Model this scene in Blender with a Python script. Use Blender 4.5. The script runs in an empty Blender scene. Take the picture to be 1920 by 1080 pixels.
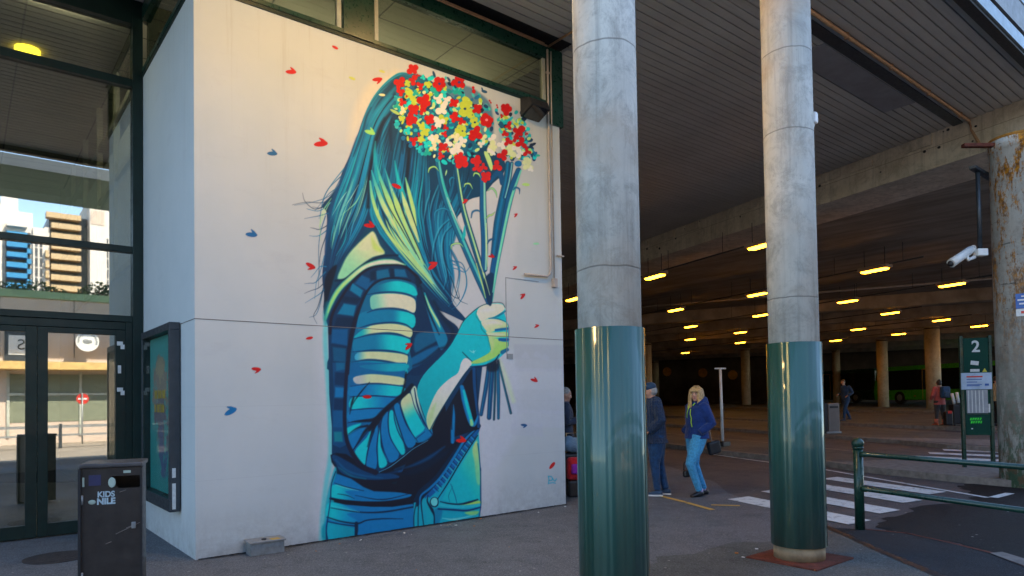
import bpy, bmesh, math, random
import numpy as np
from mathutils import Vector, Matrix, Euler
random.seed(7)
SC=bpy.context.scene; COL=SC.collection; R=math.radians; PI=math.pi
# ---------------- the viewpoint: used for the camera and to find where things stand on the ground ----------------
CX,CY,CZ=-1.80452,-7.24532,1.55
YAW,PIT,ROL=0.680910263,0.0256018739,-0.0156788928
FPX,PPX,PPY=1273.69,960.,715.57
_f=np.array([math.sin(YAW)*math.cos(PIT),math.cos(YAW)*math.cos(PIT),math.sin(PIT)])
_r0=np.array([math.cos(YAW),-math.sin(YAW),0.]);_u0=np.cross(_r0,_f)
_r=math.cos(ROL)*_r0+math.sin(ROL)*_u0;_u=-math.sin(ROL)*_r0+math.cos(ROL)*_u0
CAMP=np.array([CX,CY,CZ]);FH=np.array([math.sin(YAW),math.cos(YAW),0.])
def ray(x,y): return _f+(x-PPX)/FPX*_r-(y-PPY)/FPX*_u
def G(x,y):
    d=(x-CX)*FH[0]+(y-CY)*FH[1]; return float(np.interp(d,[13,27,56,80],[0,.22,.68,.75]))
def at_z(x,y,z): d=ray(x,y); return CAMP+d*((z-CZ)/d[2])
def at_d(x,y,dep): return CAMP+ray(x,y)*dep
def gnd(x,y,h=0.):
    g=h
    for i in range(50):
        p=at_z(x,y,g); g=G(p[0],p[1])+h
    return p
def plane_y(x,y,Y): d=ray(x,y); return CAMP+d*((Y-CY)/d[1])
# ---------------- object helpers ----------------
def tag(o,label=None,cat=None,group=None,kind=None):
    if label:o['label']=label
    if cat:o['category']=cat
    if group:o['group']=group
    if kind:o['kind']=kind
    return o
def empty(name,loc=(0,0,0),rz=0,label=None,cat=None,group=None):
    o=bpy.data.objects.new(name,None);COL.objects.link(o);o.location=loc;o.rotation_euler=(0,0,rz);o.empty_display_size=.1
    return tag(o,label,cat,group)
class MB:
    """collects boxes, tubes, lofts; build() links them as ONE mesh object"""
    def __init__(s): s.v=[];s.f=[];s.m=[];s.sm=[]
    def add(s,vs,fs,mi=0,smooth=False):
        b=len(s.v);s.v+= [tuple(map(float,v)) for v in vs];s.f+=[tuple(b+i for i in f) for f in fs];s.m+=[mi]*len(fs);s.sm+=[smooth]*len(fs);return s
    def box(s,x0,x1,y0,y1,z0,z1,mi=0,rz=0,c=None):
        vs=[(x,y,z) for z in (z0,z1) for y in (y0,y1) for x in (x0,x1)]
        if rz:
            cx,cy=c if c else ((x0+x1)/2,(y0+y1)/2);a,b=math.cos(rz),math.sin(rz)
            vs=[(cx+(x-cx)*a-(y-cy)*b,cy+(x-cx)*b+(y-cy)*a,z) for x,y,z in vs]
        return s.add(vs,[(0,2,3,1),(4,5,7,6),(0,1,5,4),(2,6,7,3),(0,4,6,2),(1,3,7,5)],mi)
    def rbox(s,c,size,rot=(0,0,0),bev=.01,mi=0,seg=2):
        bm=bmesh.new();bmesh.ops.create_cube(bm,size=1);
        for v in bm.verts:v.co=Vector((v.co.x*size[0],v.co.y*size[1],v.co.z*size[2]))
        if bev>0:bmesh.ops.bevel(bm,geom=bm.edges[:],offset=bev,segments=seg,affect='EDGES',profile=.5,clamp_overlap=True)
        M=Matrix.Translation(c)@Euler(rot).to_matrix().to_4x4();bm.transform(M);bm.verts.index_update()
        s.add([v.co[:] for v in bm.verts],[[v.index for v in f.verts] for f in bm.faces],mi);bm.free();return s
    def prism(s,poly,z0,z1,mi=0):
        n=len(poly);A=sum(poly[i-1][0]*poly[i][1]-poly[i][0]*poly[i-1][1] for i in range(n))
        if A<0:poly=poly[::-1]
        h=lambda p,z:z(p) if callable(z) else z
        vs=[(p[0],p[1],h(p,z0)) for p in poly]+[(p[0],p[1],h(p,z1)) for p in poly]
        return s.add(vs,[tuple(range(n))[::-1],tuple(range(n,2*n))]+[(i,(i+1)%n,n+(i+1)%n,n+i) for i in range(n)],mi)
    def loft(s,rings,mi=0,caps=True,smooth=True):
        n=len(rings[0]);vs=[p for r in rings for p in r];fs=[]
        for k in range(len(rings)-1):
            for i in range(n):
                j=(i+1)%n;fs.append((k*n+i,k*n+j,(k+1)*n+j,(k+1)*n+i))
        s.add(vs,fs,mi,smooth)
        if caps:
            b=len(s.v)-len(vs);s.f+=[tuple(b+i for i in range(n))[::-1],tuple(b+(len(rings)-1)*n+i for i in range(n))];s.m+=[mi,mi];s.sm+=[False,False]
        return s
    def tube(s,pts,r,n=12,mi=0,caps=True,flat=None):
        P=[Vector(p) for p in pts];rs=list(r) if hasattr(r,'__len__') else [r]*len(P);rings=[];up=None
        for i,p in enumerate(P):
            t=((P[min(i+1,len(P)-1)]-P[max(i-1,0)])).normalized()
            if up is None: up=Vector((0,0,1)) if abs(t.z)<.9 else Vector((1,0,0))
            a=t.cross(up).normalized();b=a.cross(t).normalized();up=b
            k=flat or 1
            rings.append([p+a*math.cos(2*PI*j/n)*rs[i]+b*math.sin(2*PI*j/n)*rs[i]*k for j in range(n)])
        return s.loft(rings,mi,caps)
    def cyl(s,x,y,z0,z1,r,n=32,mi=0,r1=None): return s.loft([[(x+math.cos(2*PI*j/n)*q,y+math.sin(2*PI*j/n)*q,z) for j in range(n)] for z,q in ((z0,r),(z1,r if r1 is None else r1))],mi)
    def ell(s,c,r,rot=None,n=14,m=10,mi=0):
        M=rot if rot is not None else Matrix.Identity(3);rings=[]
        for i in range(m+1):
            a=PI*(i+.02)/(m+.04);rings.append([Vector(c)+M@Vector((math.cos(2*PI*j/n)*math.sin(a)*r[0],math.sin(2*PI*j/n)*math.sin(a)*r[1],-math.cos(a)*r[2])) for j in range(n)])
        return s.loft(rings,mi)
    def build(s,name,mats,parent=None,label=None,cat=None,group=None,kind=None,bevel=0,mods=None):
        me=bpy.data.meshes.new(name);me.from_pydata(s.v,[],s.f)
        for m in (mats if isinstance(mats,(list,tuple)) else [mats]):me.materials.append(m)
        me.polygons.foreach_set('material_index',s.m);me.polygons.foreach_set('use_smooth',s.sm);me.update()
        o=bpy.data.objects.new(name,me);COL.objects.link(o)
        if parent:o.parent=parent
        if bevel:
            b=o.modifiers.new('b','BEVEL');b.width=bevel;b.segments=2;b.limit_method='ANGLE';b.angle_limit=R(40)
        return tag(o,label,cat,group,kind)
def copy_tree(o,parent=None):
    c=o.copy();COL.objects.link(c);c.parent=parent
    for ch in list(o.children):copy_tree(ch,c)
    return c
def text(body,size,mat,parent,M,name='lettering',ext=.001,sx=1,align='CENTER',bold=0):
    cu=bpy.data.curves.new(name,'FONT');cu.body=body;cu.size=size;cu.extrude=ext;cu.align_x=align;cu.align_y='CENTER';cu.offset=bold;cu.space_line=.85
    t=bpy.data.objects.new(name,cu);COL.objects.link(t);dg=bpy.context.evaluated_depsgraph_get();me=bpy.data.meshes.new_from_object(t.evaluated_get(dg))
    bpy.data.objects.remove(t);me.materials.clear();me.materials.append(mat)
    o=bpy.data.objects.new(name,me);COL.objects.link(o);o.parent=parent;o.matrix_local=M@Matrix.Diagonal((sx,1,1,1));return o
# ---------------- materials ----------------
class NT:
    def __init__(s,name):
        s.m=bpy.data.materials.new(name);s.m.use_nodes=True;s.t=s.m.node_tree;s.t.nodes.clear()
        s.o=s.n('ShaderNodeOutputMaterial');s.b=s.n('ShaderNodeBsdfPrincipled');s.l(s.b.outputs[0],s.o.inputs[0]);s._c=None
    def n(s,t,**k):
        x=s.t.nodes.new(t)
        for a,b in k.items():setattr(x,a,b)
        return x
    def l(s,a,b):s.t.links.new(a,b)
    def val(s,inp,v):
        if hasattr(v,'is_output') or isinstance(v,bpy.types.NodeSocket):s.l(v,inp)
        elif isinstance(v,(tuple,list)) and len(v)==3 and inp.type=='RGBA':inp.default_value=(*v,1)
        else:inp.default_value=v
    def co(s,scale=(1,1,1),obj=False):
        t=s.n('ShaderNodeTexCoord') if obj else s.n('ShaderNodeNewGeometry')
        mp=s.n('ShaderNodeMapping');mp.inputs['Scale'].default_value=scale;s.l(t.outputs['Object' if obj else 'Position'],mp.inputs[0]);return mp.outputs[0]
    def noise(s,scale,detail=4,rough=.55,vec=None,stretch=(1,1,1),dist=0,obj=False):
        x=s.n('ShaderNodeTexNoise');x.inputs['Scale'].default_value=scale;x.inputs['Detail'].default_value=detail;x.inputs['Roughness'].default_value=rough;x.inputs['Distortion'].default_value=dist
        s.l(vec or s.co(stretch,obj),x.inputs['Vector']);return x.outputs['Fac']
    def ramp(s,f,stops):
        x=s.n('ShaderNodeValToRGB');e=x.color_ramp.elements
        while len(e)<len(stops):e.new(.5)
        for i,(p,c) in enumerate(stops):
            e[i].position=p;e[i].color=(c,c,c,1) if not isinstance(c,(tuple,list)) else (*c,1)
        s.l(f,x.inputs[0]);return x.outputs[0]
    def mix(s,f,a,b,mode='MIX'):
        x=s.n('ShaderNodeMix',data_type='RGBA',blend_type=mode);s.val(x.inputs[0],f);s.val(x.inputs[6],a);s.val(x.inputs[7],b);return x.outputs[2]
    def math(s,op,a,b=0,c=None):
        x=s.n('ShaderNodeMath',operation=op);s.val(x.inputs[0],a);s.val(x.inputs[1],b)
        if c is not None:s.val(x.inputs[2],c)
        return x.outputs[0]
    def bump(s,h,st=.3,dist=.01):
        x=s.n('ShaderNodeBump');x.inputs['Strength'].default_value=st;x.inputs['Distance'].default_value=dist;s.l(h,x.inputs['Height']);s.l(x.outputs[0],s.b.inputs['Normal'])
    def set(s,**k):
        for a,b in k.items():s.val(s.b.inputs[{'col':'Base Color','rough':'Roughness','metal':'Metallic','spec':'Specular IOR Level','coat':'Coat Weight','em':'Emission Color','es':'Emission Strength','coatr':'Coat Roughness','sheen':'Sheen Weight'}[a]],b)
        return s.m
def simple(name,c,rough=.6,metal=0,var=.18,scale=6,spec=.5,bump=0,coat=0,obj=True):
    n=NT(name);f=n.noise(scale,5,.6,obj=obj);lo=tuple(x*(1-var) for x in c);hi=tuple(min(1,x*(1+var)) for x in c)
    col=n.mix(n.ramp(f,[(.3,0),(.7,1)]),lo,hi);n.set(col=col,metal=metal,spec=spec,coat=coat)
    n.set(rough=n.ramp(n.noise(scale*3,3,obj=obj),[(.3,max(0,rough-.08)),(.7,min(1,rough+.08))]))
    if bump:n.bump(n.noise(scale*12,4,.6,obj=obj),bump,.004)
    return n.m
def emis(name,c,st):
    n=NT(name);n.set(col=(.02,.02,.02),em=c,es=st);return n.m
M={}
def wallmat(name,attr):
    n=NT(name);base=(.60,.605,.61)
    big=n.ramp(n.noise(.9,5,.6),[(.35,0),(.7,1)])
    c=n.mix(big,(.53,.575,.578),(.59,.622,.618))
    # grime close to the ground and faint rubbed patches
    z=n.n('ShaderNodeSeparateXYZ');g=n.n('ShaderNodeNewGeometry');n.l(g.outputs['Position'],z.inputs[0])
    low=n.math('MULTIPLY',n.ramp(z.outputs[2],[(0,1),(.10,.75),(.55,0)]),n.ramp(n.noise(7,7,.8),[(.36,0),(.62,1)]))
    c=n.mix(n.math('MULTIPLY',low,.6),c,(.25,.25,.25));sc=n.ramp(n.noise(26,6,.85,stretch=(1,1,.3)),[(.64,0),(.70,1)]);c=n.mix(n.math('MULTIPLY',sc,.3),c,(.33,.33,.33))
    sm=n.ramp(n.noise(1.7,6,.75,stretch=(1,1,2.4)),[(.56,0),(.78,1)])
    c=n.mix(n.math('MULTIPLY',sm,.32),c,(.42,.43,.45))
    # board joints of the cast wall
    for zz in (1.52,.78):
        d=n.math('ABSOLUTE',n.math('SUBTRACT',z.outputs[2],zz));jt=n.ramp(n.math('MULTIPLY',d,60),[(.0,1),(.3,0)]);c=n.mix(n.math('MULTIPLY',jt,.16),c,(.25,.26,.28))
    st_=n.math('MULTIPLY',n.ramp(n.noise(9,6,.75,stretch=(1,1,.035)),[(.55,0),(.72,1)]),n.ramp(n.math('MULTIPLY',z.outputs[2],.17),[(.55,0),(.98,1)]));c=n.mix(n.math('MULTIPLY',st_,.4),c,(.34,.32,.28))
    speck=n.ramp(n.noise(38,3,.6),[(.70,0),(.76,1)]);c=n.mix(n.math('MULTIPLY',speck,.25),c,(.3,.3,.3))
    if attr:
        a=n.n('ShaderNodeAttribute',attribute_name='paint');col=n.mix(n.ramp(n.noise(14,5,.7),[(.4,0),(.75,.45)]),a.outputs['Color'],n.mix(1.,a.outputs['Color'],(.72,.74,.76),'MULTIPLY'))
        c=n.mix(a.outputs['Alpha'],c,col)
    n.set(col=c,spec=.35);n.set(rough=.62);n.bump(n.mix(.45,n.noise(55,6,.7),n.noise(9,4,.6)),.22,.004);return n.m
M['wall']=wallmat('painted_wall',0);M['mural']=wallmat('mural_paint',1)
def asphalt(name,c0,c1,stain=True):
    n=NT(name);f=n.noise(.55,5,.65);c=n.mix(n.ramp(f,[(.35,0),(.65,1)]),c0,c1)
    f2=n.noise(3.2,7,.8,dist=.6);c=n.mix(n.math('MULTIPLY',n.ramp(f2,[(.47,0),(.66,1)]),.75),c,tuple(x*.6 for x in c0))
    gr=n.noise(75,4,.8);c=n.mix(n.math('MULTIPLY',n.ramp(gr,[(.50,0),(.64,1)]),.75),c,tuple(min(.5,x*2.6) for x in c1));c=n.mix(n.math('MULTIPLY',n.ramp(n.noise(48,4,.8,stretch=(1.1,1,1)),[(.52,0),(.66,1)]),.7),c,tuple(x*.3 for x in c0))
    v=n.n('ShaderNodeTexVoronoi');v.inputs['Scale'].default_value=5.5;n.l(n.co(),v.inputs['Vector'])
    chip=n.ramp(v.outputs['Distance'],[(.055,1),(.085,0)]);c=n.mix(n.math('MULTIPLY',chip,n.ramp(n.noise(1.1,3),[(.45,0),(.6,.9)])),c,(.42,.41,.38))
    gv=n.n('ShaderNodeTexVoronoi');gv.inputs['Scale'].default_value=2.3;n.l(n.co(),gv.inputs['Vector']);c=n.mix(n.math('MULTIPLY',n.ramp(gv.outputs['Distance'],[(.05,1),(.075,0)]),.7),c,tuple(x*.35 for x in c0))
    mt=n.ramp(n.noise(1.9,7,.8),[(.56,0),(.60,1)]);c=n.mix(n.math('MULTIPLY',mt,.22),c,tuple(x*.55 for x in c0))
    wet=n.ramp(n.noise(.8,4,.6),[(.45,.62),(.7,.8)])
    n.set(col=c,rough=.8 if c0[0]<.03 else wet,spec=.22 if c0[0]<.03 else .4);n.bump(n.mix(.5,gr,n.noise(28,4,.8)),.9,.012);return n
SKY=.15;SUN=4;EXPO=2.2;MURAL_GAIN=1.12
# ---- mural painter: every shape is laid on the wall in the coordinates (PX, PY) ----
NV=(6,38,64);DK=(20,24,40);DB=(0,66,96);MQ=(0,106,146);BL=(0,128,168);CB=(12,126,184);TQ=(0,176,190);BT=(0,206,208);TL=(0,134,146)
LM=(186,228,140);CR=(212,232,168);WH=(224,221,214);RD=(192,4,14);R2=(200,26,26);YL=(186,206,66);GN=(150,222,160);SK=(60,170,205)
FR={0:(0,0,1),1:(540,110,3.6),2:(720,110,5.4),3:(860,130,4.32),4:(780,290,3.724),5:(590,420,3.856),6:(820,540,4.154),7:(600,680,5.4),8:(600,820,5.143),9:(540,340,3)}
class Painter:
    def __init__(s,PX,PY,seed=3):
        s.X=PX.astype(np.float32);s.Y=PY.astype(np.float32);n=s.X.size
        s.C=np.zeros((n,3),np.float32);s.A=np.zeros(n,np.float32);s.L=np.zeros(n,np.int8);s.lab=0
        s.rng=np.random.RandomState(seed)
    def put(s,idx,a,col):
        a=np.clip(a,0,1); k=a>0.004; idx=idx[k];a=a[k]
        if callable(col): c=col(s.X[idx],s.Y[idx])
        else: c=np.array(col,np.float32)[None,:]
        A0=s.A[idx];An=a+A0*(1-a)
        s.C[idx]=(c*a[:,None]+s.C[idx]*(A0*(1-a))[:,None])/np.maximum(An,1e-4)[:,None]
        s.A[idx]=An
        s.L[idx[a>.35]]=s.lab
    def conv(s,f,pts):
        ox,oy,k=FR[f];return np.array([(ox+x/k,oy+y/k) for x,y in pts],np.float32)
    def smooth(s,p,n=6,closed=False):
        if len(p)<3:return p
        q=np.vstack([p[-1:],p,p[:2]]) if closed else np.vstack([2*p[0]-p[1],p,2*p[-1]-p[-2]])
        o=[];t=np.linspace(0,1,n,endpoint=False)[:,None]
        for i in range(len(q)-3):
            a,b,c,d=q[i:i+4];o.append(.5*((2*b)+(c-a)*t+(2*a-5*b+4*c-d)*t*t+(3*b-a-3*c+d)*t**3))
        if not closed:o.append(p[-1:])
        return np.vstack(o)
    def poly(s,f,pts,col,soft=.8,a=1,sm=True,n=4):
        p=s.conv(f,pts)
        if sm:p=s.smooth(p,n,True)
        m=soft+1;lo=p.min(0)-m;hi=p.max(0)+m
        idx=np.nonzero((s.X>lo[0])&(s.X<hi[0])&(s.Y>lo[1])&(s.Y<hi[1]))[0]
        if not len(idx):return
        x=s.X[idx];y=s.Y[idx];ins=np.zeros(len(x),bool);d2=np.full(len(x),1e9,np.float32)
        for i in range(len(p)):
            x0,y0=p[i-1];x1,y1=p[i];dx,dy=x1-x0,y1-y0
            if abs(dy)>1e-6:
                c=((y0>y)!=(y1>y))&(x<dx*(y-y0)/dy+x0);ins^=c
            L=dx*dx+dy*dy+1e-9;t=np.clip(((x-x0)*dx+(y-y0)*dy)/L,0,1)
            d2=np.minimum(d2,(x-x0-t*dx)**2+(y-y0-t*dy)**2)
        d=np.sqrt(d2)*np.where(ins,1,-1);v=np.clip(d/soft*.5+.5,0,1);v=v*v*(3-2*v)
        s.put(idx,v*a,col)
    def st(s,f,pts,w,col,soft=.7,a=1,sm=True,fade=0):
        # w: one full width or a list along the line, in frame units; fade: soft ends
        p=s.conv(f,pts);k=FR[f][2];w=np.atleast_1d(np.array(w,np.float32))/k
        q=s.smooth(p,6) if sm else p
        u=np.linspace(0,1,len(q));r=np.interp(u,np.linspace(0,1,len(w)),w)/2 if len(w)>1 else np.full(len(q),w[0]/2)
        m=r.max()+soft+1;lo=q.min(0)-m;hi=q.max(0)+m
        idx=np.nonzero((s.X>lo[0])&(s.X<hi[0])&(s.Y>lo[1])&(s.Y<hi[1]))[0]
        if not len(idx):return
        x=s.X[idx];y=s.Y[idx];best=np.full(len(x),-1e9,np.float32);U=np.zeros(len(x),np.float32)
        for i in range(len(q)-1):
            x0,y0=q[i];x1,y1=q[i+1];dx,dy=x1-x0,y1-y0;L=dx*dx+dy*dy+1e-9
            t=np.clip(((x-x0)*dx+(y-y0)*dy)/L,0,1)
            v=(r[i]+(r[i+1]-r[i])*t)-np.sqrt((x-x0-t*dx)**2+(y-y0-t*dy)**2)
            b=v>best;best[b]=v[b];U[b]=((i+t)/(len(q)-1))[b]
        v=np.clip(best/soft*.5+.5,0,1)
        if fade:v=v*np.clip(U/fade,0,1)*np.clip((1-U)/fade,0,1)
        s.put(idx,v*a,col)
    def strands(s,L,R,n,cols,w,u0=(0,.3),u1=(.6,1),a=.9,soft=.8,ts=(0,1)):
        L=s.smooth(np.array(L,np.float32),8);R=s.smooth(np.array(R,np.float32),8);N=24
        rs=lambda q:np.stack([np.interp(np.linspace(0,1,N),np.linspace(0,1,len(q)),q[:,j]) for j in (0,1)],1)
        L=rs(L);R=rs(R);g=s.rng
        for i in range(n):
            t0=g.uniform(*ts);t1=np.clip(t0+g.uniform(-.06,.06),0,1);tt=np.linspace(t0,t1,N)[:,None]
            c=L*(1-tt)+R*tt;b=int(N*g.uniform(*u0));e=max(b+4,int(N*g.uniform(*u1)))
            ww=g.uniform(*w);col=cols[g.randint(len(cols))]
            s.st(0,c[b:e:2],[.3,ww,ww*1.1,ww*.8,.3],col,soft,a,fade=.12)
    def petal(s,x,y,l,wd,ang,col,f=0,soft=.6):
        k=FR[f][2];c,d=math.cos(ang),math.sin(ang)
        pts=[(x+c*u*l-d*v*wd,y+d*u*l+c*v*wd) for u,v in ((-.5,0),(-.3,.38),(.1,.5),(.42,.32),(.5,0),(.42,-.32),(.1,-.5),(-.3,-.38))]
        s.poly(f,pts,col,soft)
    def flower(s,x,y,r,col,f=0,n=5,rot=0,ctr=None):
        g=s.rng
        for i in range(n):
            t=rot+i*2*math.pi/n+g.uniform(-.2,.2);rr=r*g.uniform(.8,1.3)
            s.petal(x+math.cos(t)*rr*.5,y+math.sin(t)*rr*.5,rr*1.05,rr*g.uniform(.75,1),t,col,f,.8)
        if ctr:s.petal(x,y,r*.45,r*.4,0,ctr,f)
def lerp(c0,c1,p0,p1):
    p0=np.array(p0,np.float32);d=np.array(p1,np.float32)-p0;L=float(d@d)
    def fn(x,y):
        t=np.clip(((x-p0[0])*d[0]+(y-p0[1])*d[1])/L,0,1)[:,None];t=t*t*(3-2*t)
        return np.array(c0,np.float32)*(1-t)+np.array(c1,np.float32)*t
    return fn
LABS={1:'overspray',2:'hair',3:'blouse',4:'sleeve',5:'trousers',6:'arm_and_hand',7:'stems',8:'bouquet',9:'petal'}
def paint(s):
    S=s.st;P=s.poly;g=s.rng
    # --- overspray and paint patches
    s.lab=1
    HW=(206,206,210)
    S(0,[(612,600),(610,680),(615,760),(612,850),(604,930),(598,990)],[26,30,34,30,30,26],HW,13,.55)
    S(0,[(905,800),(912,860),(915,930),(915,960)],[34,40,36,26],HW,14,.5)
    S(0,[(742,140),(700,165),(672,215),(658,262)],[16,22,22,12],(226,208,180),8,.5)
    P(0,[(850,450),(885,430),(905,520),(930,545),(955,560),(960,500),(975,380),(940,330),(870,360)],(206,206,208),9,.35)
    P(0,[(855,560),(900,520),(915,580),(880,605),(862,612)],(206,206,210),6,.4)
    P(0,[(905,690),(960,660),(975,760),(960,830),(915,880),(900,800)],(200,204,212),10,.6)
    for i,(x,y,w,h,v) in enumerate([(963,645,96,30,172),(966,672,94,26,182),(960,690,98,42,196),(952,730,106,46,188),(960,768,98,34,196),(958,792,60,26,188)]):
        P(0,[(x,y),(x+w,y+2),(x+w,y+h),(x,y+h-2)],(v,v+3,v+12),2.2,.42,sm=False)
    for x,y in ((978,664),(1000,662),(1015,667)):P(0,[(x,y+6),(x+6,y-4),(x+12,y),(x+14,y+8)],(196,200,212),2.5,.3)
    S(0,[(612,585),(610,640),(614,700),(618,770),(620,850),(612,905),(606,960),(603,1010)],[8,9,9,9,9,9,10,10],(70,205,205),3,.7)
    # --- hair base
    s.lab=2
    hair=[(752,138),(733,148),(717,163),(702,181),(688,204),(678,229),(670,254),(664,274),(653,298),(644,316),(638,332),(634,350),(617,370),(603,386),(611,396),(613,420),(611,450),(609,475),(605,500),(604,525),(607,550),(611,590),(640,600),(700,560),(760,560),(830,585),(868,602),(872,596),(850,570),(846,545),(849,500),(842,478),(846,455),(855,436),(853,415),(866,396),(879,375),(905,366),(924,344),(944,325),(945,300),(905,262),(872,205),(828,166),(790,142)]
    P(0,hair,lerp(DB,(0,58,96),(700,150),(700,560)),1,n=3)
    for w0,c0 in ((5,TQ),(3.2,BL)):
        S(0,[(772,142),(752,138),(733,148),(712,168),(695,192),(680,225)],[w0,w0,w0*.8,w0*.5,.5],c0,1)
    # wisps at the left
    wis=[[(640,333),(620,365),(590,378),(552,385)],[(637,345),(610,378),(575,379),(548,384)],[(645,316),(622,345),(608,370),(598,410)],
     [(640,330),(615,355),(603,385),(600,430)],[(612,385),(590,392),(572,378),(567,362)],[(620,380),(600,395),(580,393),(575,391)],
     [(615,400),(597,405),(586,407),(571,410)],[(618,420),(600,430),(588,428),(582,427)],[(615,430),(600,441),(590,443),(580,442)],
     [(610,405),(600,440),(597,480),(600,520)],[(612,440),(602,470),(598,500),(597,540)],[(608,480),(600,510),(593,530),(590,560)],
     [(610,510),(592,529),(580,531),(571,532)],[(610,528),(597,540),(583,545),(571,550)],[(612,540),(598,552),(585,560),(572,568)],
     [(606,540),(600,570),(592,590),(580,595)],[(605,545),(596,575),(588,592),(594,607)],[(611,500),(600,500),(590,512),(583,520)],
     [(636,350),(618,362),(606,376),(590,396)],[(628,362),(612,384),(600,390),(586,388)]]
    for i,w in enumerate(wis):S(0,w,[2.4,1.7,1.3,.7],(MQ,DB,BL)[i%3],.7,.9)
    for w in ([(621,372),(606,395),(600,420),(601,450)],[(618,380),(608,400),(604,412),(598,425)]):S(0,w,[1,2,1.4,.6],LM,.8,.8)
    # strand fields
    LA=[(750,141),(718,165),(690,203),(671,252),(654,299),(640,337),(622,382),(613,430),(607,500),(610,585)]
    RA=[(792,160),(745,205),(716,255),(706,300),(700,340),(690,390),(678,425),(655,465),(630,510),(613,585)]
    LB=[(738,210),(714,265),(702,315),(693,365),(692,405),(712,440),(748,482),(790,525),(832,572),(866,600)]
    RB=[(800,240),(800,290),(797,340),(790,390),(795,430),(802,470),(818,510),(846,555),(868,590)]
    LC=[(795,270),(798,350),(800,400),(812,470),(828,530),(850,568)]
    RC=[(900,300),(890,350),(855,410),(846,470),(849,520),(846,560)]
    s.strands(LC,RC,26,[MQ,DB,(0,84,128),NV,(0,112,150)],(2,6),(0,.4),(.6,1),.9,1)
    s.strands(LC,RC,22,[BL,SK,(0,130,170)],(1,2.4),(.1,.5),(.6,1),.8,.8)
    s.strands(LA,RA,46,[MQ,(0,88,126),BL,(0,74,118)],(3,8),(0,.35),(.5,1),.85,1.2)
    s.strands(LA,RA,16,[NV,(0,40,76)],(1.5,3.5),(0,.5),(.6,1),.85,1,(.1,1))
    s.strands(LA,RA,34,[(0,146,180),TQ,(20,150,200)],(1.2,3),(0,.5),(.5,.9),.75,1)
    s.strands(LB,RB,40,[MQ,(0,88,126),BL,(0,108,160)],(3,7),(0,.2),(.6,1),.9,1)
    s.strands(LB,RB,20,[NV,DB],(1.4,3.4),(0,.2),(.6,1),.85,.9)
    s.strands(LB,RB,30,[(0,146,180),TQ,BL],(1.4,3.4),(.1,.4),(.6,1),.8,.9)
    # broad marks of the parting
    S(1,[(720,200),(640,300),(570,400),(545,500),(500,620),(470,720)],[14,34,38,30,24,8],(0,134,172),2.5,.85)
    S(1,[(700,250),(650,300),(600,360),(560,430)],[8,16,14,4],(20,156,196),2,.8)
    S(1,[(690,370),(640,430),(600,520),(580,600),(560,720),(545,850),(540,1000)],[6,22,26,20,20,22,26],DK,3,.8)
    S(1,[(560,330),(530,390),(510,470),(480,560),(440,660)],[4,12,12,10,3],NV,2,.7)
    S(1,[(700,380),(690,500),(700,620)],[10,22,5],NV,2.5,.7);S(1,[(650,400),(625,500),(610,640)],[8,16,4],NV,2,.7)
    S(1,[(800,470),(810,600),(810,760),(800,900)],[10,26,22,10],DK,3,.75)
    S(1,[(760,450),(770,560),(775,640)],[8,20,6],NV,2,.6)
    # turquoise and lime locks
    for pt,w,c in [([(590,560),(585,640),(600,760),(640,900),(700,1040)],[6,22,30,26,20],TQ),([(640,640),(650,760),(690,900),(740,1040)],[5,14,26,26],BL),([(720,690),(740,800),(770,900),(800,1000)],[4,22,34,26],BT)]:
        S(1,pt,w,c,1.6,.8)
    lim=[([(462,0),(474,90),(505,190),(560,290),(640,385),(700,450)],[6,13,15,12,9,4]),
         ([(470,-60),(500,40),(545,150),(615,265),(690,380),(740,460)],[3,16,20,20,16,5]),
         ([(498,-90),(530,20),(590,160),(650,280),(720,400),(760,500)],[3,18,26,28,20,4]),
         ([(545,-70),(580,40),(625,160),(680,290),(735,420)],[2,10,22,24,8]),
         ([(590,60),(620,150),(670,260),(715,360),(760,470)],[5,26,24,22,4]),
         ([(640,60),(660,130),(700,240),(735,340)],[4,20,22,6]),
         ([(660,-20),(680,60),(705,160),(722,250)],[3,14,16,4])]
    for i,(pt,w) in enumerate(lim):
        S(9,pt,[v*1.7 for v in w],(0,128,168),1.2,.85)
        S(9,pt,[v*1.35 for v in w],lerp((40,180,190),(208,236,150),(715,310),(745,390)) if i%2 else lerp((60,190,185),(190,230,130),(700,310),(735,390)),1,.95)
    s.strands(LB,RB,18,[LM,GN,(130,222,190),(206,236,160)],(1.6,4.2),(.36,.5),(.78,1),.85,1,(.12,.72))
    s.strands(LA,RA,8,[(150,220,190),(110,205,200)],(1,2.4),(.4,.6),(.7,.95),.75,.9,(.2,.9))
    for pt,w in [([(486,30),(520,150),(590,270),(680,390)],[2,5,6,2]),([(515,0),(560,130),(640,270),(720,410)],[2,6,6,2]),([(560,30),(605,160),(665,290),(740,440)],[2,6,7,3]),([(600,40),(650,180),(705,310),(770,460)],[3,9,8,3]),([(655,30),(675,120),(712,230),(745,330)],[2,6,6,2])]:
        S(9,pt,w,NV,.8,.85)
    for pt,w,c in [([(330,240),(320,330),(270,420)],[2,5,1],TQ),([(395,150),(360,260),(345,330)],[2,6,1],SK),([(290,170),(250,280),(240,370)],[2,7,1],(40,150,170)),
        ([(340,110),(300,220),(285,300)],[2,8,1],(150,215,170)),([(262,250),(255,320),(245,380)],[2,6,1],(120,205,170)),([(420,40),(380,120),(300,190)],[2,7,1],(150,220,160)),([(395,20),(355,90),(320,140)],[2,6,1],(180,215,190)),([(330,60),(300,100),(250,190)],[2,6,1],(170,215,200))]:
        S(9,pt,w,c,.8,.85)
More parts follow.
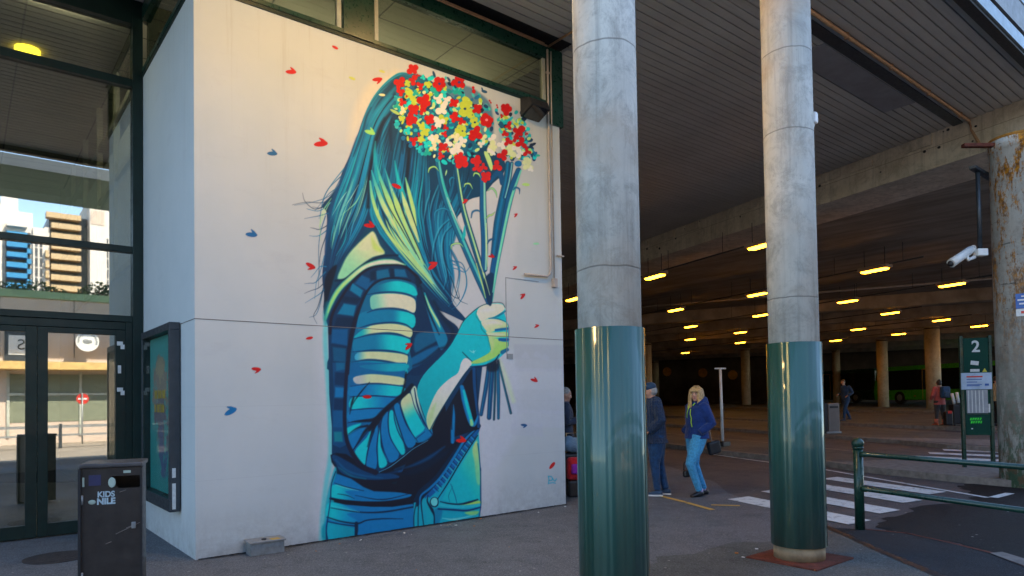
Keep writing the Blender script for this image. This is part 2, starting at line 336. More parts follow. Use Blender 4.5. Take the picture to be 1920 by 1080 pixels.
    for c in ([(262,470),(275,520),(262,600),(238,650),(232,720)],[(285,440),(262,520),(250,600),(262,640)],[(232,640),(262,700),(290,760),(300,830),(280,930)],[(228,700),(250,780),(262,880),(250,980)]):
        S(4,c,[8,22,20,12,3],(MQ,(0,88,130))[len(c)%2],1,.9);S(4,[(x+5,y) for x,y in c],[2,6,5,2],(60,170,200),.8,.8)
    for c in ([(240,740),(320,760),(350,850),(345,940),(300,1040),(250,1080)],[(235,720),(300,790),(300,900),(270,1000),(225,1060)],[(250,790),(290,800),(340,820),(375,780),(380,750)],[(240,850),(260,900),(300,1010),(360,1045)],[(230,900),(250,980),(300,1000),(290,930)],[(245,760),(330,800),(355,900),(330,990),(290,1050)]):
        S(4,c,[8,8,6,2],(MQ,DB,BL)[len(c)%3],.7,.9)
    for c in ([(190,560),(175,640),(200,760),(235,830)],[(240,440),(160,520),(120,640),(110,760)],[(260,480),(190,560),(180,700),(210,840),(190,940)],[(100,250),(70,350),(50,480)],[(160,200),(110,330),(90,450)],[(110,900),(160,960),(230,1040)],[(60,700),(120,880),(220,1010)]):
        S(4,c,[2,9,8,2],(70,170,200),.9,.75);S(4,[(x+12,y+5) for x,y in c],[2,7,6,2],NV,.9,.7)
    # --- shoulder, strap and blouse
    s.lab=3
    P(5,[(420,0),(300,130),(200,270),(110,420),(60,600),(100,760),(120,900),(130,1080),(700,1080),(820,1040),(1000,860),(1041,760),(960,690),(880,600),(800,470),(740,380),(600,260),(500,140)],DB,1)
    P(0,[(613,560),(640,520),(690,500),(780,520),(800,590),(850,640),(905,680),(893,790),(890,830),(850,850),(800,905),(740,912),(660,905),(630,880),(622,850),(622,800),(617,740),(616,660)],(0,56,92),1,sm=False)
    P(5,[(70,420),(110,330),(160,300),(130,420),(90,560),(75,620)],DK,2.5,.9)
    P(5,[(385,75),(430,60),(470,150),(505,215),(420,240),(330,300),(270,350),(220,395),(165,395),(190,320),(250,210)],lerp((150,222,170),CR,(640,500),(690,455)),2.4)
    P(5,[(395,95),(430,110),(440,150),(380,190),(320,180)],(216,226,176),4,.8)
    P(5,[(410,90),(450,150),(500,200),(460,200),(420,170)],(190,218,90),4,.7)
    S(5,[(150,410),(215,400),(290,345),(380,280),(480,235),(600,225)],[14,14,16,16,18,12],NV,1.5,.95)
    S(5,[(75,690),(110,590),(170,480),(260,390),(360,310),(470,275),(560,275),(655,295)],[20,32,36,34,32,36,40,8],(100,205,160),1.5)
    S(5,[(95,640),(125,560),(180,470),(265,385),(365,310),(470,278),(570,275),(640,292)],[6,14,18,22,22,26,26,4],lerp((170,228,120),(226,232,200),(620,560),(720,495)),1.5)
    S(5,[(70,640),(90,570),(70,660),(80,720)],[20,20],TL,3,.6)
    # back panels: blocks down the left side
    P(5,[(120,750),(140,640),(220,500),(300,400),(420,325),(560,300),(690,330),(735,430),(600,400),(480,410),(400,470),(330,620),(290,760),(250,860),(240,1080),(130,1080)],(0,52,88),1.5)
    for q,c in [([(440,340),(530,325),(545,385),(450,400)],MQ),([(570,325),(650,330),(670,385),(580,380)],(0,104,150)),([(340,370),(430,410),(380,480),(290,430)],(0,92,142)),([(270,425),(350,480),(330,530),(255,480)],BL),([(210,575),(300,590),(280,665),(165,650)],BL),([(125,760),(240,760),(235,880),(120,860)],(0,92,144)),([(130,890),(225,900),(222,1000),(135,990)],(0,88,126)),([(150,1020),(215,1020),(215,1080),(150,1080)],BL)]:
        P(5,q,c,2.2,.95,sm=False)
    for q in ([(200,520),(330,540),(310,575),(195,560)],[(160,675),(290,680),(270,745),(140,740)],[(450,320),(440,400),(400,420),(400,350)],[(545,315),(575,320),(575,390),(545,385)]):P(5,q,NV,2.5,.75,sm=False)
    S(5,[(110,790),(125,660),(200,520),(280,410),(390,325),(520,300),(640,305),(730,370),(760,420)],[20,20,18,16,16,14,14,22,30],(30,24,44),1.5)
    S(5,[(740,400),(750,480),(735,600),(710,760),(690,900),(670,1080)],[30,26,20,20,20,22],NV,2)
    for q,c in [([(22,20),(40,20),(44,75),(22,70)],BL),([(24,90),(46,90),(46,150),(26,160)],CB),([(24,255),(44,258),(44,350),(24,350)],CB)]:pass
    # lower left panels (frame 7)
    P(7,[(125,0),(265,0),(255,300),(240,500),(250,700),(265,830),(200,860),(130,830),(125,500),(140,300)],(0,76,122),1.5,sm=False)
    for q,c in [([(160,0),(250,0),(240,70),(165,80)],MQ),([(155,250),(245,255),(240,350),(150,350)],CB),([(130,480),(230,490),(230,660),(135,650)],(0,92,142)),([(140,700),(220,700),(230,800),(145,800)],TL)]:P(7,q,c,2,.9,sm=False)
    for q in ([(140,360),(240,365),(235,480),(135,480)],[(150,95),(255,100),(250,235),(145,225)]):P(7,q,(0,40,72),2.5,.7,sm=False)
    # right of the sleeve: folded cloth
    P(5,[(735,480),(800,480),(900,640),(1035,750),(980,860),(880,980),(800,1080),(680,1080),(700,900),(725,700)],(0,48,84),1.5)
    P(5,[(735,800),(860,780),(880,850),(730,930)],MQ,3,.8);P(5,[(700,960),(880,880),(900,900),(800,990),(700,1040)],(0,110,160),3,.85)
    S(5,[(700,960),(800,900),(890,850)],[12,18,10],NV,2,.8);S(5,[(700,1030),(790,990),(900,900)],[12,20,12],NV,2,.8)
    P(5,[(770,470),(800,520),(920,740),(960,840),(920,910),(890,870),(840,720)],BL,1.5)
    S(5,[(765,450),(800,560),(850,690),(900,800)],[12,18,14,6],NV,1.5)
    S(5,[(795,500),(830,600),(880,700),(910,760)],[8,18,24,10],TQ,1.2);S(5,[(800,520),(835,610),(885,700),(905,745)],[4,12,16,5],(190,230,150),1)
    S(5,[(860,560),(930,680),(1000,780),(960,880),(900,900)],[22,30,34,26,8],NV,2.4,.85)
    # --- waist, apron straps, trousers
    s.lab=5
    P(8,[(150,150),(100,170),(110,240),(150,300),(110,440),(80,620),(60,790),(20,880),(20,960),(60,1000),(200,985),(600,930),(900,880),(1100,850),(1540,775),(1550,650),(1550,350),(1520,100),(1530,-60),(1400,0),(1250,60),(900,100),(570,340),(400,260),(250,160)],DK,1.2,sm=False)
    P(8,[(150,170),(110,180),(130,240),(200,340),(330,390),(520,410),(760,390),(700,350),(560,345),(420,320),(300,250)],(0,70,116),2,.9)
    for c,w,cc in [([(150,215),(260,320),(420,370),(600,390)],[8,16,12,3],(0,104,150)),([(180,290),(300,370),(440,400)],[4,10,2],TL),([(650,350),(850,300),(1050,210),(1220,120)],[8,50,60,20],(0,62,104)),([(720,310),(880,250),(1050,180),(1200,90)],[4,20,26,8],(0,84,130)),([(760,330),(900,290),(1020,240)],[3,9,3],(20,100,170)),([(700,440),(820,430),(930,410)],[3,16,3],(0,58,74))]:
        S(8,c,w,cc,2.2,.8)
    S(8,[(160,150),(112,175),(120,220),(150,260),(190,360),(330,430)],[10,12,12,12,20,30],NV,1)
    P(8,[(135,300),(60,600),(40,800),(15,870),(15,960),(50,1000),(120,700),(160,360)],(0,178,190),2,.9)
    P(8,[(160,350),(300,400),(420,480),(520,520),(760,530),(900,510),(870,590),(600,620),(400,620),(200,600),(105,590),(110,480)],CB,1.6,sm=False)
    P(8,[(140,455),(300,490),(380,520),(240,520),(340,600),(120,580),(108,500)],lerp(BT,CB,(630,920),(675,925)),1.4)
    P(8,[(90,620),(250,650),(500,670),(700,670),(905,640),(905,880),(600,930),(200,985),(60,1000),(50,850),(80,700)],CB,1.2,sm=False)
    P(8,[(90,625),(300,680),(360,720),(260,740),(350,800),(330,840),(75,780)],lerp(BT,(10,150,196),(620,950),(668,960)),2)
    P(8,[(70,820),(330,870),(335,960),(60,1000),(55,900)],lerp((0,180,196),(0,160,180),(615,990),(660,990)),1.5,sm=False)
    for c,w,cc in [([(100,590),(250,620),(450,640),(650,635),(850,600),(950,560)],[20,30,44,44,44,60],DK),([(105,680),(250,705),(450,725),(650,715),(905,670)],[5,9,14,16,14],NV),([(340,560),(600,600),(880,540)],[2,10,3],NV),([(70,770),(200,810),(360,830),(450,800),(600,785),(800,785)],[10,14,16,12,12,3],NV),([(70,812),(200,838),(340,855)],[7,10,12],NV),([(350,830),(350,900),(345,960)],[36,32,26],NV),([(140,440),(260,480),(420,515)],[4,8,4],NV),([(170,545),(260,560),(330,590)],[3,7,2],NV),([(150,330),(110,450),(100,600),(75,780),(60,900),(70,1000)],[8,9,9,9,12,20],(0,50,96))]:
        S(8,c,w,cc,1.1)
    S(8,[(150,460),(260,490),(370,515)],[4,6,2],(170,230,220),.7,.8);S(8,[(105,660),(250,690),(380,718)],[4,7,3],(120,225,220),.8,.8)
    # bib right of the centre
    P(8,[(930,600),(1000,530),(1150,440),(1300,210),(1500,0),(1530,-80),(1545,300),(1545,770),(1100,850),(900,880),(915,640)],(0,172,190),1.2,sm=False)
    P(8,[(1250,420),(1400,180),(1520,20),(1540,400),(1540,600),(1330,650),(1180,600)],lerp((0,190,196),(60,206,180),(860,900),(895,880)),1.5,sm=False)
    P(8,[(1470,120),(1510,30),(1535,200),(1545,440),(1510,430),(1490,250)],lerp(LM,(120,220,160),(890,830),(895,900)),2.4)
    P(8,[(1350,650),(1530,610),(1545,650),(1400,670)],(190,224,90),2,.9);P(8,[(1400,720),(1530,710),(1500,750),(1420,745)],(150,216,120),2,.9)
    P(8,[(1105,700),(1180,700),(1140,850),(1105,850)],BL,2,.9)
    P(8,[(900,100),(1100,-40),(1260,-110),(1260,160),(1150,380),(1000,520),(930,560),(700,520),(760,400)],DK,1,sm=False)
    S(8,[(780,360),(900,330),(1040,260),(1180,170),(1250,120)],[10,60,70,60,20],(14,30,52),3,.9)
    S(8,[(800,300),(920,260),(1060,190),(1200,90)],[4,26,36,10],(0,74,120),2.4,.8)
    # zipped strap running up to the right
    S(8,[(925,640),(945,590),(1000,525),(1130,420),(1230,300),(1310,180),(1400,60),(1480,-40),(1525,-110)],[60,70,90,100,110,100,90,70,50],NV,1)
    S(8,[(960,640),(975,560),(1060,490),(1160,390),(1250,260),(1330,130),(1400,20),(1500,-80)],[16,16,22,26,26,24,22,12],CB,1)
    S(8,[(1030,580),(1110,500),(1210,390),(1300,250),(1390,110),(1480,-10),(1525,-70)],[40,46,44,44,44,36,22],(0,96,160),1.2)
    for i in range(13):
        t=i/12;x=1110+360*t;y=520-500*t-60*math.sin(math.pi*t)*0
        S(8,[(x-16,y-22),(x+20,y+14)],11,(60,190,200) if i%2 else (30,150,200),.8,.9,sm=False)
        S(8,[(x-4,y-34),(x+32,y+2)],5,NV,.7,.9,sm=False)
    S(8,[(1130,600),(1240,430),(1340,260),(1440,100),(1520,-20)],[8,12,12,12,8],NV,.8)
    S(8,[(1150,600),(1255,440),(1350,280),(1450,110),(1515,10)],[4,8,8,9,5],(40,180,200),.7)
    for c,w,cc in [([(920,880),(915,760),(915,640)],[22,26,24],TQ),([(925,640),(905,760),(905,880)],[8,9,8],NV),([(950,620),(945,750),(945,870)],[8,8,8],NV),([(1000,560),(975,620),(985,740),(1000,860)],[14,12,10,8],NV),([(1040,600),(1050,700),(1055,850)],[50,60,40],TQ),([(1040,560),(1035,620),(1080,700),(1100,760),(1100,850)],[8,14,30,12,12],NV),([(1160,620),(1250,640),(1350,645),(1440,625),(1520,600)],[8,14,18,20,12],NV),([(1160,650),(1300,668),(1420,665),(1540,650)],[30,30,30,26],(40,190,200)),([(1140,690),(1300,700),(1420,705),(1545,675)],[16,20,18,14],(0,52,100)),([(1548,300),(1550,500),(1550,660),(1530,780)],[9,9,9,6],(0,64,120)),([(1520,60),(1535,180),(1548,320)],[6,8,9],(0,64,120)),([(1260,450),(1300,560),(1320,640)],[5,7,5],(0,90,130)),([(1280,470),(1240,560),(1250,620)],[3,6,3],(0,120,140)),([(1180,780),(1300,790),(1500,745)],[6,22,5],(110,215,210))]:
        S(8,c,w,cc,1)
    s.petal(1100,625,86,100,0,NV,8);s.petal(1100,622,66,82,0,(110,220,215),8)
    P(8,[(900,-60),(1000,-120),(1100,-260),(1200,-340),(1240,-60),(1100,60),(900,110)],DK,1.2,sm=False)
    # strap left of the bib and dark side by the wrist
    P(6,[(0,1080),(130,850),(260,640),(300,620),(310,800),(322,980),(320,1100),(0,1200)],DK,1.2,sm=False)
    S(6,[(285,630),(290,760),(305,900),(318,1010),(320,1080)],[26,26,24,22,20],(0,72,124),1)
    S(6,[(300,640),(305,780),(318,960)],[5,6,5],NV,.8)
    S(6,[(190,770),(210,860),(235,960),(265,1050),(290,1060),(315,1000)],[30,46,44,40,26,12],CB,1.2)
    S(6,[(205,800),(225,890),(250,980),(270,1050)],[16,26,26,24],BT,1.2);S(6,[(262,1030),(268,1062)],[20,26],(150,228,150),1.2)
    S(6,[(125,910),(128,1000),(120,1100),(118,1200)],[4,22,30,26],CB,1.2)
    S(6,[(110,900),(112,1100)],[5,8],NV,1);S(6,[(142,930),(140,1100)],[4,6],NV,1)
    # --- sleeve
    s.lab=4
    slv=[(740,470),(720,640),(700,800),(685,900),(672,1080),(240,1080),(262,900),(300,740),(330,600),(400,470),(480,410),(600,400),(690,420)]
    P(5,slv,MQ,1.5,sm=True)
    P(5,[(500,430),(600,412),(700,440),(735,480),(730,520),(600,500),(400,520),(440,460)],lerp(MQ,BT,(700,540),(745,535)),1.5)
    def band(pts,c,soft=1.2):P(5,pts,c,soft)
    band([(410,520),(480,505),(600,505),(690,525),(728,560),(720,640),(640,615),(520,610),(420,620),(400,570)],lerp((120,205,180),(222,236,190),(696,565),(730,560)))
    band([(340,640),(480,620),(620,630),(720,660),(712,750),(600,720),(450,725),(320,770),(310,700)],lerp(BL,BT,(735,590),(755,590)))
    band([(300,800),(380,745),(480,722),(600,725),(700,760),(690,820),(600,790),(480,785),(300,825)],lerp(TQ,CR,(672,618),(700,618)))
    band([(290,830),(450,800),(600,810),(690,840),(670,940),(560,920),(400,905),(290,930)],lerp(BL,BT,(700,645),(735,645)))
    band([(310,930),(450,922),(600,935),(670,950),(655,1020),(560,1000),(440,980),(300,985)],lerp(SK,CR,(665,665),(690,665)))
    band([(260,1000),(400,990),(560,1010),(650,1030),(640,1090),(260,1090)],lerp(BL,TQ,(680,690),(720,690)))
    for c in [[(380,510),(480,495),(600,495),(690,515),(735,545)],[(380,640),(450,618),(560,610),(650,625),(722,655)],[(310,755),(420,725),(560,712),(650,725),(705,760)],[(285,830),(400,800),(520,790),(610,800),(690,830)],[(270,925),(400,915),(520,915),(620,930),(680,950)],[(265,1000),(380,982),(500,990),(600,1010),(660,1025)]]:
        S(5,c,[5,13,13,12,8],(0,64,110),1.1)
    P(7,[(265,0),(870,0),(850,200),(830,320),(700,400),(620,520),(560,620),(420,1060),(330,900),(280,760),(265,600),(270,400)],(0,104,156),1,sm=False)
    P(7,[(400,30),(860,10),(855,80),(600,85)],lerp(BL,TQ,(690,690),(740,690)),2)
    P(7,[(340,150),(480,118),(620,122),(845,155),(840,225),(640,212),(500,205),(370,215)],lerp((190,196,190),CR,(670,710),(700,710)),1.4)
    P(7,[(310,240),(500,225),(840,245),(810,330),(600,335),(310,340)],lerp(CB,BT,(680,735),(740,735)),1.4)
    P(7,[(330,350),(560,345),(790,360),(720,430),(640,455),(320,470)],lerp(BT,CB,(670,760),(730,755)),1.4)
    P(7,[(300,490),(600,470),(600,540),(460,580),(300,600)],CB,1.2)
    P(7,[(275,660),(400,615),(400,640),(280,730)],BT,2)
    P(7,[(275,750),(480,640),(460,690),(330,880),(290,800)],CB,1.2)
    P(7,[(470,760),(515,690),(490,860),(450,1040),(350,910)],BT,1.4)
    P(7,[(560,660),(585,670),(570,1060),(470,1060),(500,850)],CB,1)
    P(7,[(590,680),(610,680),(615,850),(680,1020),(600,1060),(585,880)],BT,1.4)
    P(7,[(620,540),(690,500),(690,650),(800,930),(700,1010),(640,880),(615,700)],CB,1)
    P(7,[(700,510),(740,490),(780,620),(860,880),(820,930),(750,820),(700,700)],BT,1.6)
    P(7,[(750,450),(800,420),(860,600),(970,800),(890,860),(830,720)],CB,1)
    P(7,[(820,390),(910,310),(960,470),(1040,620),(1080,700),(990,790),(900,650),(840,500)],lerp(CR,BT,(755,755),(775,790)),1.4)
    P(7,[(940,240),(975,260),(1010,430),(1060,560),(1140,710),(1000,810),(960,760),(1060,660),(960,480),(920,310)],lerp((200,225,190),BL,(778,750),(795,800)),1.2)
    P(7,[(980,790),(1060,680),(1140,720),(1060,800)],CB,2,.8)
    for c,w in [([(310,240),(480,215),(620,212),(840,240)],10),([(310,345),(560,335),(790,355)],12),([(310,480),(480,465),(640,460)],12),([(280,610),(400,585),(560,575)],12),([(320,900),(430,760),(500,680)],14),([(455,1060),(490,860),(550,690)],12),([(590,1050),(575,870),(595,690),(630,560)],12),([(700,1010),(640,870),(612,700),(625,560)],11),([(820,940),(720,780),(690,650),(690,510)],11),([(890,870),(800,720),(755,580),(745,480)],11),([(990,800),(880,640),(820,480),(810,400)],11),([(1140,730),(1050,600),(985,430),(955,260)],16),([(1020,570),(960,450),(920,310)],7),([(1060,700),(970,770)],8)]:
        S(7,c,[w*.5,w,w,w*.6],(0,46,92),.9)
    # dark creases of the elbow
    for c,w in [([(930,230),(860,310),(760,390),(650,490),(570,590),(500,680)],[40,46,44,50,70,30]),([(660,490),(560,570),(440,590),(320,600)],[20,40,26,4]),([(560,600),(460,690),(400,780),(340,880)],[40,30,14,4]),([(560,620),(520,720),(480,850)],[40,18,6]),([(480,640),(380,660),(290,720)],[24,14,3]),([(340,350),(320,420),(300,520)],[20,22,4]),([(460,240),(380,340),(330,420)],[2,10,4]),([(500,200),(420,290),(370,360)],[5,8,3]),([(870,100),(860,200),(830,320)],[14,20,20])]:
        S(7,c,w,DK,1.5,.92)
    S(7,[(275,0),(262,200),(250,420),(250,620),(270,780),(330,920),(430,1050),(560,1110)],[34,36,34,36,40,46,50,56],(26,28,50),1.3)
    S(7,[(300,250),(285,420),(275,560)],[8,10,3],BL,1,.8)
    S(5,[(235,1080),(250,900),(280,740),(330,590),(390,470),(480,405),(590,390),(690,410)],[28,30,30,22,14,12,12,10],(26,28,50),1.4)
    S(8,[(570,335),(680,280),(800,190),(900,110),(1040,30)],[4,6,6,5,3],(90,180,215),.7)
    # --- forearm and hand
    s.lab=6
    AR=lerp((0,178,186),(0,196,204),(790,770),(880,640))
    P(6,[(0,560),(100,450),(150,360),(200,260),(260,200),(320,150),(420,120),(510,125),(528,170),(520,190),(530,220),(550,290),(550,350),(552,400),(550,460),(520,510),(450,570),(380,600),(300,615),(250,620),(210,660),(100,830),(0,990),(-60,1110),(-88,1030),(-128,920),(-160,800),(-110,680)],AR,.9,n=3)
    P(6,[(-55,1105),(-85,1040),(-70,950),(0,800),(90,710),(160,660),(185,580),(220,545),(270,575),(250,620),(200,680),(100,830),(0,1000)],lerp((200,222,170),(226,222,214),(800,810),(850,720)),1.2)
    P(6,[(-60,1090),(-80,1030),(-40,930),(-10,900),(-40,1020)],(190,218,150),2.5,.8)
    # fingers
    for q in [[(305,190),(340,140),(430,122),(505,128),(525,160),(500,190),(440,225),(390,240),(340,260),(315,220)],
              [(340,265),(400,240),(480,245),(540,275),(550,300),(500,318),(450,335),(400,345),(370,320)],
              [(380,340),(440,345),(520,340),(550,350),(545,380),(490,385),(430,390),(395,385)],
              [(400,390),(470,395),(500,415),(552,425),(548,460),(500,500),(440,545),(360,580),(280,590),(265,575),(330,545),(400,505),(415,470)]]:
        P(6,q,lerp((168,224,110),(232,236,200),(935,660),(905,590)),1.3)
    for c,w in [([(330,180),(390,170),(440,170)],[10,34,10]),([(380,280),(440,268),(500,280)],[6,22,6]),([(400,360),(460,362),(520,362)],[6,18,5])]:S(6,c,w,(234,232,218),2.4,.75)
    S(6,[(410,380),(430,440),(420,500)],[16,22,10],(206,226,150),3,.7)
    for c,w,cc in [([(400,236),(450,228),(500,200),(535,178)],[3,12,16,10],(0,130,160)),([(400,236),(470,240),(530,262)],[3,8,4],(0,110,140)),([(455,328),(500,322),(545,318)],[18,20,16],(0,104,160)),([(485,402),(520,404),(550,402)],[22,24,20],(0,88,150)),([(505,500),(545,480)],[30,26],(0,110,150)),([(305,180),(302,220),(335,270),(345,320),(385,365),(400,420),(415,480)],[5,7,7,7,8,7,4],(0,150,150)),([(195,500),(235,540),(270,572)],[5,8,4],(0,60,80)),([(250,485),(275,500),(298,488)],[5,9,4],(140,225,225)),([(280,488),(285,510)],[8,4],(150,225,225)),([(480,520),(440,575),(380,602),(310,612),(255,612)],[8,12,14,14,6],(0,40,80)),([(150,360),(200,262),(270,190),(340,140),(420,116),(500,116),(526,150)],[5,6,6,5,5,5,4],(0,54,70)),([(0,560),(80,470),(150,360)],[4,6,5],(0,60,100)),([(250,622),(200,690),(100,840),(0,1000),(-60,1110)],[6,8,8,8,6],(0,60,80)),([(548,280),(556,320),(554,400),(552,450)],[5,7,6,5],(0,110,150))]:
        S(6,c,w,cc,1)
    # --- stems
    s.lab=7
    def stem(pts,w,c0=(0,84,128),hl=TQ,off=0):
        w=[v*1.12 for v in w];S(4,pts,[v+7 for v in w],(0,50,84),.9);S(4,pts,w,c0,.9)
        S(4,[(x+off,y) for x,y in pts],[v*.35 for v in w],hl,.8,.9)
    stem([(505,1030),(430,850),(330,620),(240,400),(180,200),(150,40)],[26,40,40,36,40,30],(0,100,140),(90,200,190),8)
    stem([(510,1000),(470,850),(400,620),(330,380),(290,150),(275,40)],[20,30,34,30,26,20],(0,86,124),(180,228,150),6)
    stem([(475,800),(478,600),(468,400),(465,200),(460,120)],[34,38,38,34,26],(0,92,142),(150,220,190),12)
    stem([(515,1020),(545,800),(590,560),(640,330),(690,180),(715,110)],[30,44,50,50,38,30],(0,88,140),(110,215,190),18)
    stem([(540,700),(570,480),(600,320),(630,160),(640,60)],[30,44,40,30,24],(0,88,126),(0,120,170),0)
    stem([(620,300),(650,180),(668,60)],[16,18,16],(0,96,150),(170,220,190),2)
    P(4,[(470,880),(540,830),(530,1035),(500,1035)],(0,52,86),1.5)
    for c,w,cc in [([(600,200),(590,140),(560,135),(520,190)],[30,40,36,16],(0,80,130)),([(485,1000),(455,880),(420,760)],[5,9,6],(196,220,110)),([(515,980),(480,860),(440,740),(415,650)],[3,6,7,4],(214,232,150)),([(535,960),(560,800),(600,600),(640,400),(680,240)],[5,9,10,10,6],(120,222,180)),([(500,780),(492,640),(490,480)],[5,10,6],(200,228,160)),([(220,300),(260,400),(310,520)],[4,9,5],(200,220,200)),([(180,170),(210,260),(240,330)],[6,10,6],(40,190,180))]:
        S(4,c,w,cc,.9)
    # little leaves
    for c,cc in [([(85,125),(95,95),(130,85),(160,115)],(170,220,110)),([(335,225),(345,205),(375,205),(395,240)],(180,226,120)),([(400,150),(410,130),(435,135),(450,160)],(170,220,110)),([(240,220),(235,180),(250,160),(270,165)],(0,130,170)),([(130,460),(135,400),(190,375),(245,400)],(30,140,180)),([(245,660),(250,630),(300,620),(330,645)],(170,222,130)),([(385,440),(395,400),(430,390),(460,410)],(0,100,150)),([(500,250),(530,235),(555,260),(565,300)],(150,216,130)),([(490,445),(510,425),(530,420),(550,400)],(180,224,110)),([(680,245),(695,230),(720,240),(722,275)],(0,100,150)),([(500,620),(510,600),(530,590),(550,592)],(0,90,140)),([(205,145),(210,125),(215,105)],(170,220,150)),([(320,590),(335,560),(340,510)],(0,180,190))]:
        S(4,c,[8,14,14,3],(0,64,100),1,.7);S(4,c,[4,10,10,2],cc,.8)
    S(4,[(325,600),(335,560),(340,500)],[10,26,8],(0,178,186),1)
    for c,w,cc in [([(475,560),(430,700),(400,800),(345,980)],0,0)]:pass
    for c,w,cc in [([(400,600),(380,760),(340,985)],[24,30,24],(0,74,120)),([(430,600),(415,800),(402,1010)],[30,34,30],(0,72,116)),([(450,580),(448,800),(440,1025)],[14,14,12],(0,50,70)),([(470,600),(475,800),(475,1015)],[22,24,16],(0,90,130)),([(475,570),(520,760),(572,975)],[14,12,14],(0,64,84)),([(485,560),(540,720),(590,880)],[14,30,26],(206,224,170))]:
        S(6,c,[v+5 for v in w] if cc[0]<100 else w,(0,40,60) if cc[0]<100 else cc,1 if cc[0]<100 else 4,.7);
        if cc[0]<100:S(6,c,w,cc,.8);S(6,[(x-3,y) for x,y in c],[3,6,4],(0,140,170),.8,.7)
    P(6,[(385,600),(450,560),(480,560),(470,640),(400,650)],DK,3,.8)
    # --- bouquet
    s.lab=8
    P(2,[(170,160),(260,150),(380,170),(480,240),(600,230),(760,260),(900,300),(1060,430),(1100,560),(1110,700),(1090,830),(1000,900),(830,960),(620,960),(470,930),(330,880),(270,780),(200,680),(100,560),(60,500),(130,420),(110,300)],(0,104,140),3,.8)
    P(3,[(330,330),(450,300),(540,470),(600,640),(560,760),(440,740),(340,730),(320,560)],(0,96,150),5,.22)
    for i in range(430):
        t=g.uniform(0,6.28);r=math.sqrt(g.uniform(0,1));x=831+r*95*math.cos(t);y=224+r*80*math.sin(t)+(x-831)*.17
        if g.rand()<.28:x,y=g.uniform(938,995),g.uniform(205,300);x+=(y-250)*.25
        s.petal(x,y,g.uniform(6,13),g.uniform(4.5,8.5),g.uniform(0,6.28),[(0,150,176),TQ,BT,(0,60,100),(0,110,160),(20,180,190),NV,(60,190,190)][g.randint(8)])
    for i in range(150):
        t=g.uniform(0,6.28);r=math.sqrt(g.uniform(.1,1));x=831+r*92*math.cos(t);y=224+r*76*math.sin(t)+(x-831)*.17
        if g.rand()<.25:x,y=g.uniform(940,990),g.uniform(215,300);x+=(y-250)*.25
        s.petal(x,y,g.uniform(6,12),g.uniform(4,7),g.uniform(0,6.28),[YL,LM,(186,206,60),CR][g.randint(4)])
    for x,y,r in [(250,360,60),(300,420,40),(830,450,60),(850,540,60),(770,740,60),(600,620,50),(390,680,40),(420,740,45),(370,820,36),(250,690,32),(180,610,30),(450,260,36),(240,250,32)]:
        s.flower(x,y,r,YL,2,4,g.uniform(0,3))
    for x,y,r in [(550,400,60),(630,420,50),(590,520,60),(560,640,60),(530,820,60),(720,790,50),(790,830,44),(740,920,60),(640,850,44),(500,900,40),(190,530,36),(480,800,40)]:
        s.flower(x,y,r,(232,222,180) if g.rand()<.6 else WH,2,3,g.uniform(0,3))
    for x,y,r in [(430,690,26),(470,580,26),(130,480,36),(240,730,34),(430,860,40),(440,950,40),(350,910,26),(520,330,50),(610,350,36),(740,330,50),(390,190,30),(560,730,34),(320,350,30)]:
        s.flower(x,y,r,BT if g.rand()<.5 else (0,170,160),2,3,g.uniform(0,3))
    for x,y,r in [(50,320,50),(130,430,40),(30,500,32),(110,370,20)]:s.flower(x,y,r,YL,3,4,g.uniform(0,3),(0,60,100))
    for x,y,r in [(270,570,40),(200,560,40),(280,620,40),(350,610,34),(420,670,50),(470,640,40),(500,680,40),(560,780,50),(540,740,30),(30,580,36),(260,670,36),(580,810,26),(180,610,26)]:
        s.flower(x,y,r,WH if g.rand()<.7 else CR,3,3,g.uniform(0,3))
    for x,y,r,n,rot in [(560,255,62,5,.3),(160,250,56,4,.5),(170,340,50,3,1.5),(185,440,34,3,0),(290,110,50,4,.9),(290,220,52,3,1.2),(372,275,40,3,1.5),(410,440,66,4,.4),(300,530,60,4,.8),(390,530,40,3,2),(270,610,56,4,.2),(460,620,56,4,.7),(310,640,30,3,1),(705,450,56,4,1),(710,600,60,4,.3),(790,640,44,3,.2),(760,240,66,5,.6),(500,700,30,3,0),(610,760,36,3,1),(620,700,28,3,.4),(300,830,44,3,1.5),(350,775,24,2,1.4),(365,865,20,3,0),(595,900,44,4,.8),(580,985,40,3,.2),(640,920,24,3,1),(760,1010,56,4,.4),(230,380,16,3,0),(345,170,18,3,0)]:
        s.flower(x,y,r,RD if y<950 else R2,2,n,rot,(60,60,130) if n==5 else None)
    for x,y,r,n,rot in [(225,410,52,6,.2),(150,320,46,4,1),(130,520,52,4,.5),(120,160,28,2,1.3),(380,320,46,5,.2),(400,460,34,3,1),(370,520,30,3,.4),(485,510,50,4,.7),(460,560,30,3,0),(510,600,44,3,.6),(555,670,36,3,.3),(400,590,32,3,.2),(355,700,44,3,1.2),(150,750,44,4,.2),(150,800,34,3,.6),(200,790,30,3,.4),(255,262,16,2,1),(312,300,18,2,1.4),(350,380,16,3,0),(310,780,38,3,.6),(220,880,44,5,.4),(25,750,50,4,.8),(545,520,14,3,0)]:
        s.flower(x,y,r,RD if y<700 else (R2 if y>740 else RD),3,n,rot,(225,150,160) if n==6 else None)
    P(3,[(205,680),(220,665),(250,700),(275,780),(265,822),(245,790)],LM,1);P(3,[(228,650),(250,640),(290,670),(298,695),(270,690)],WH,1)
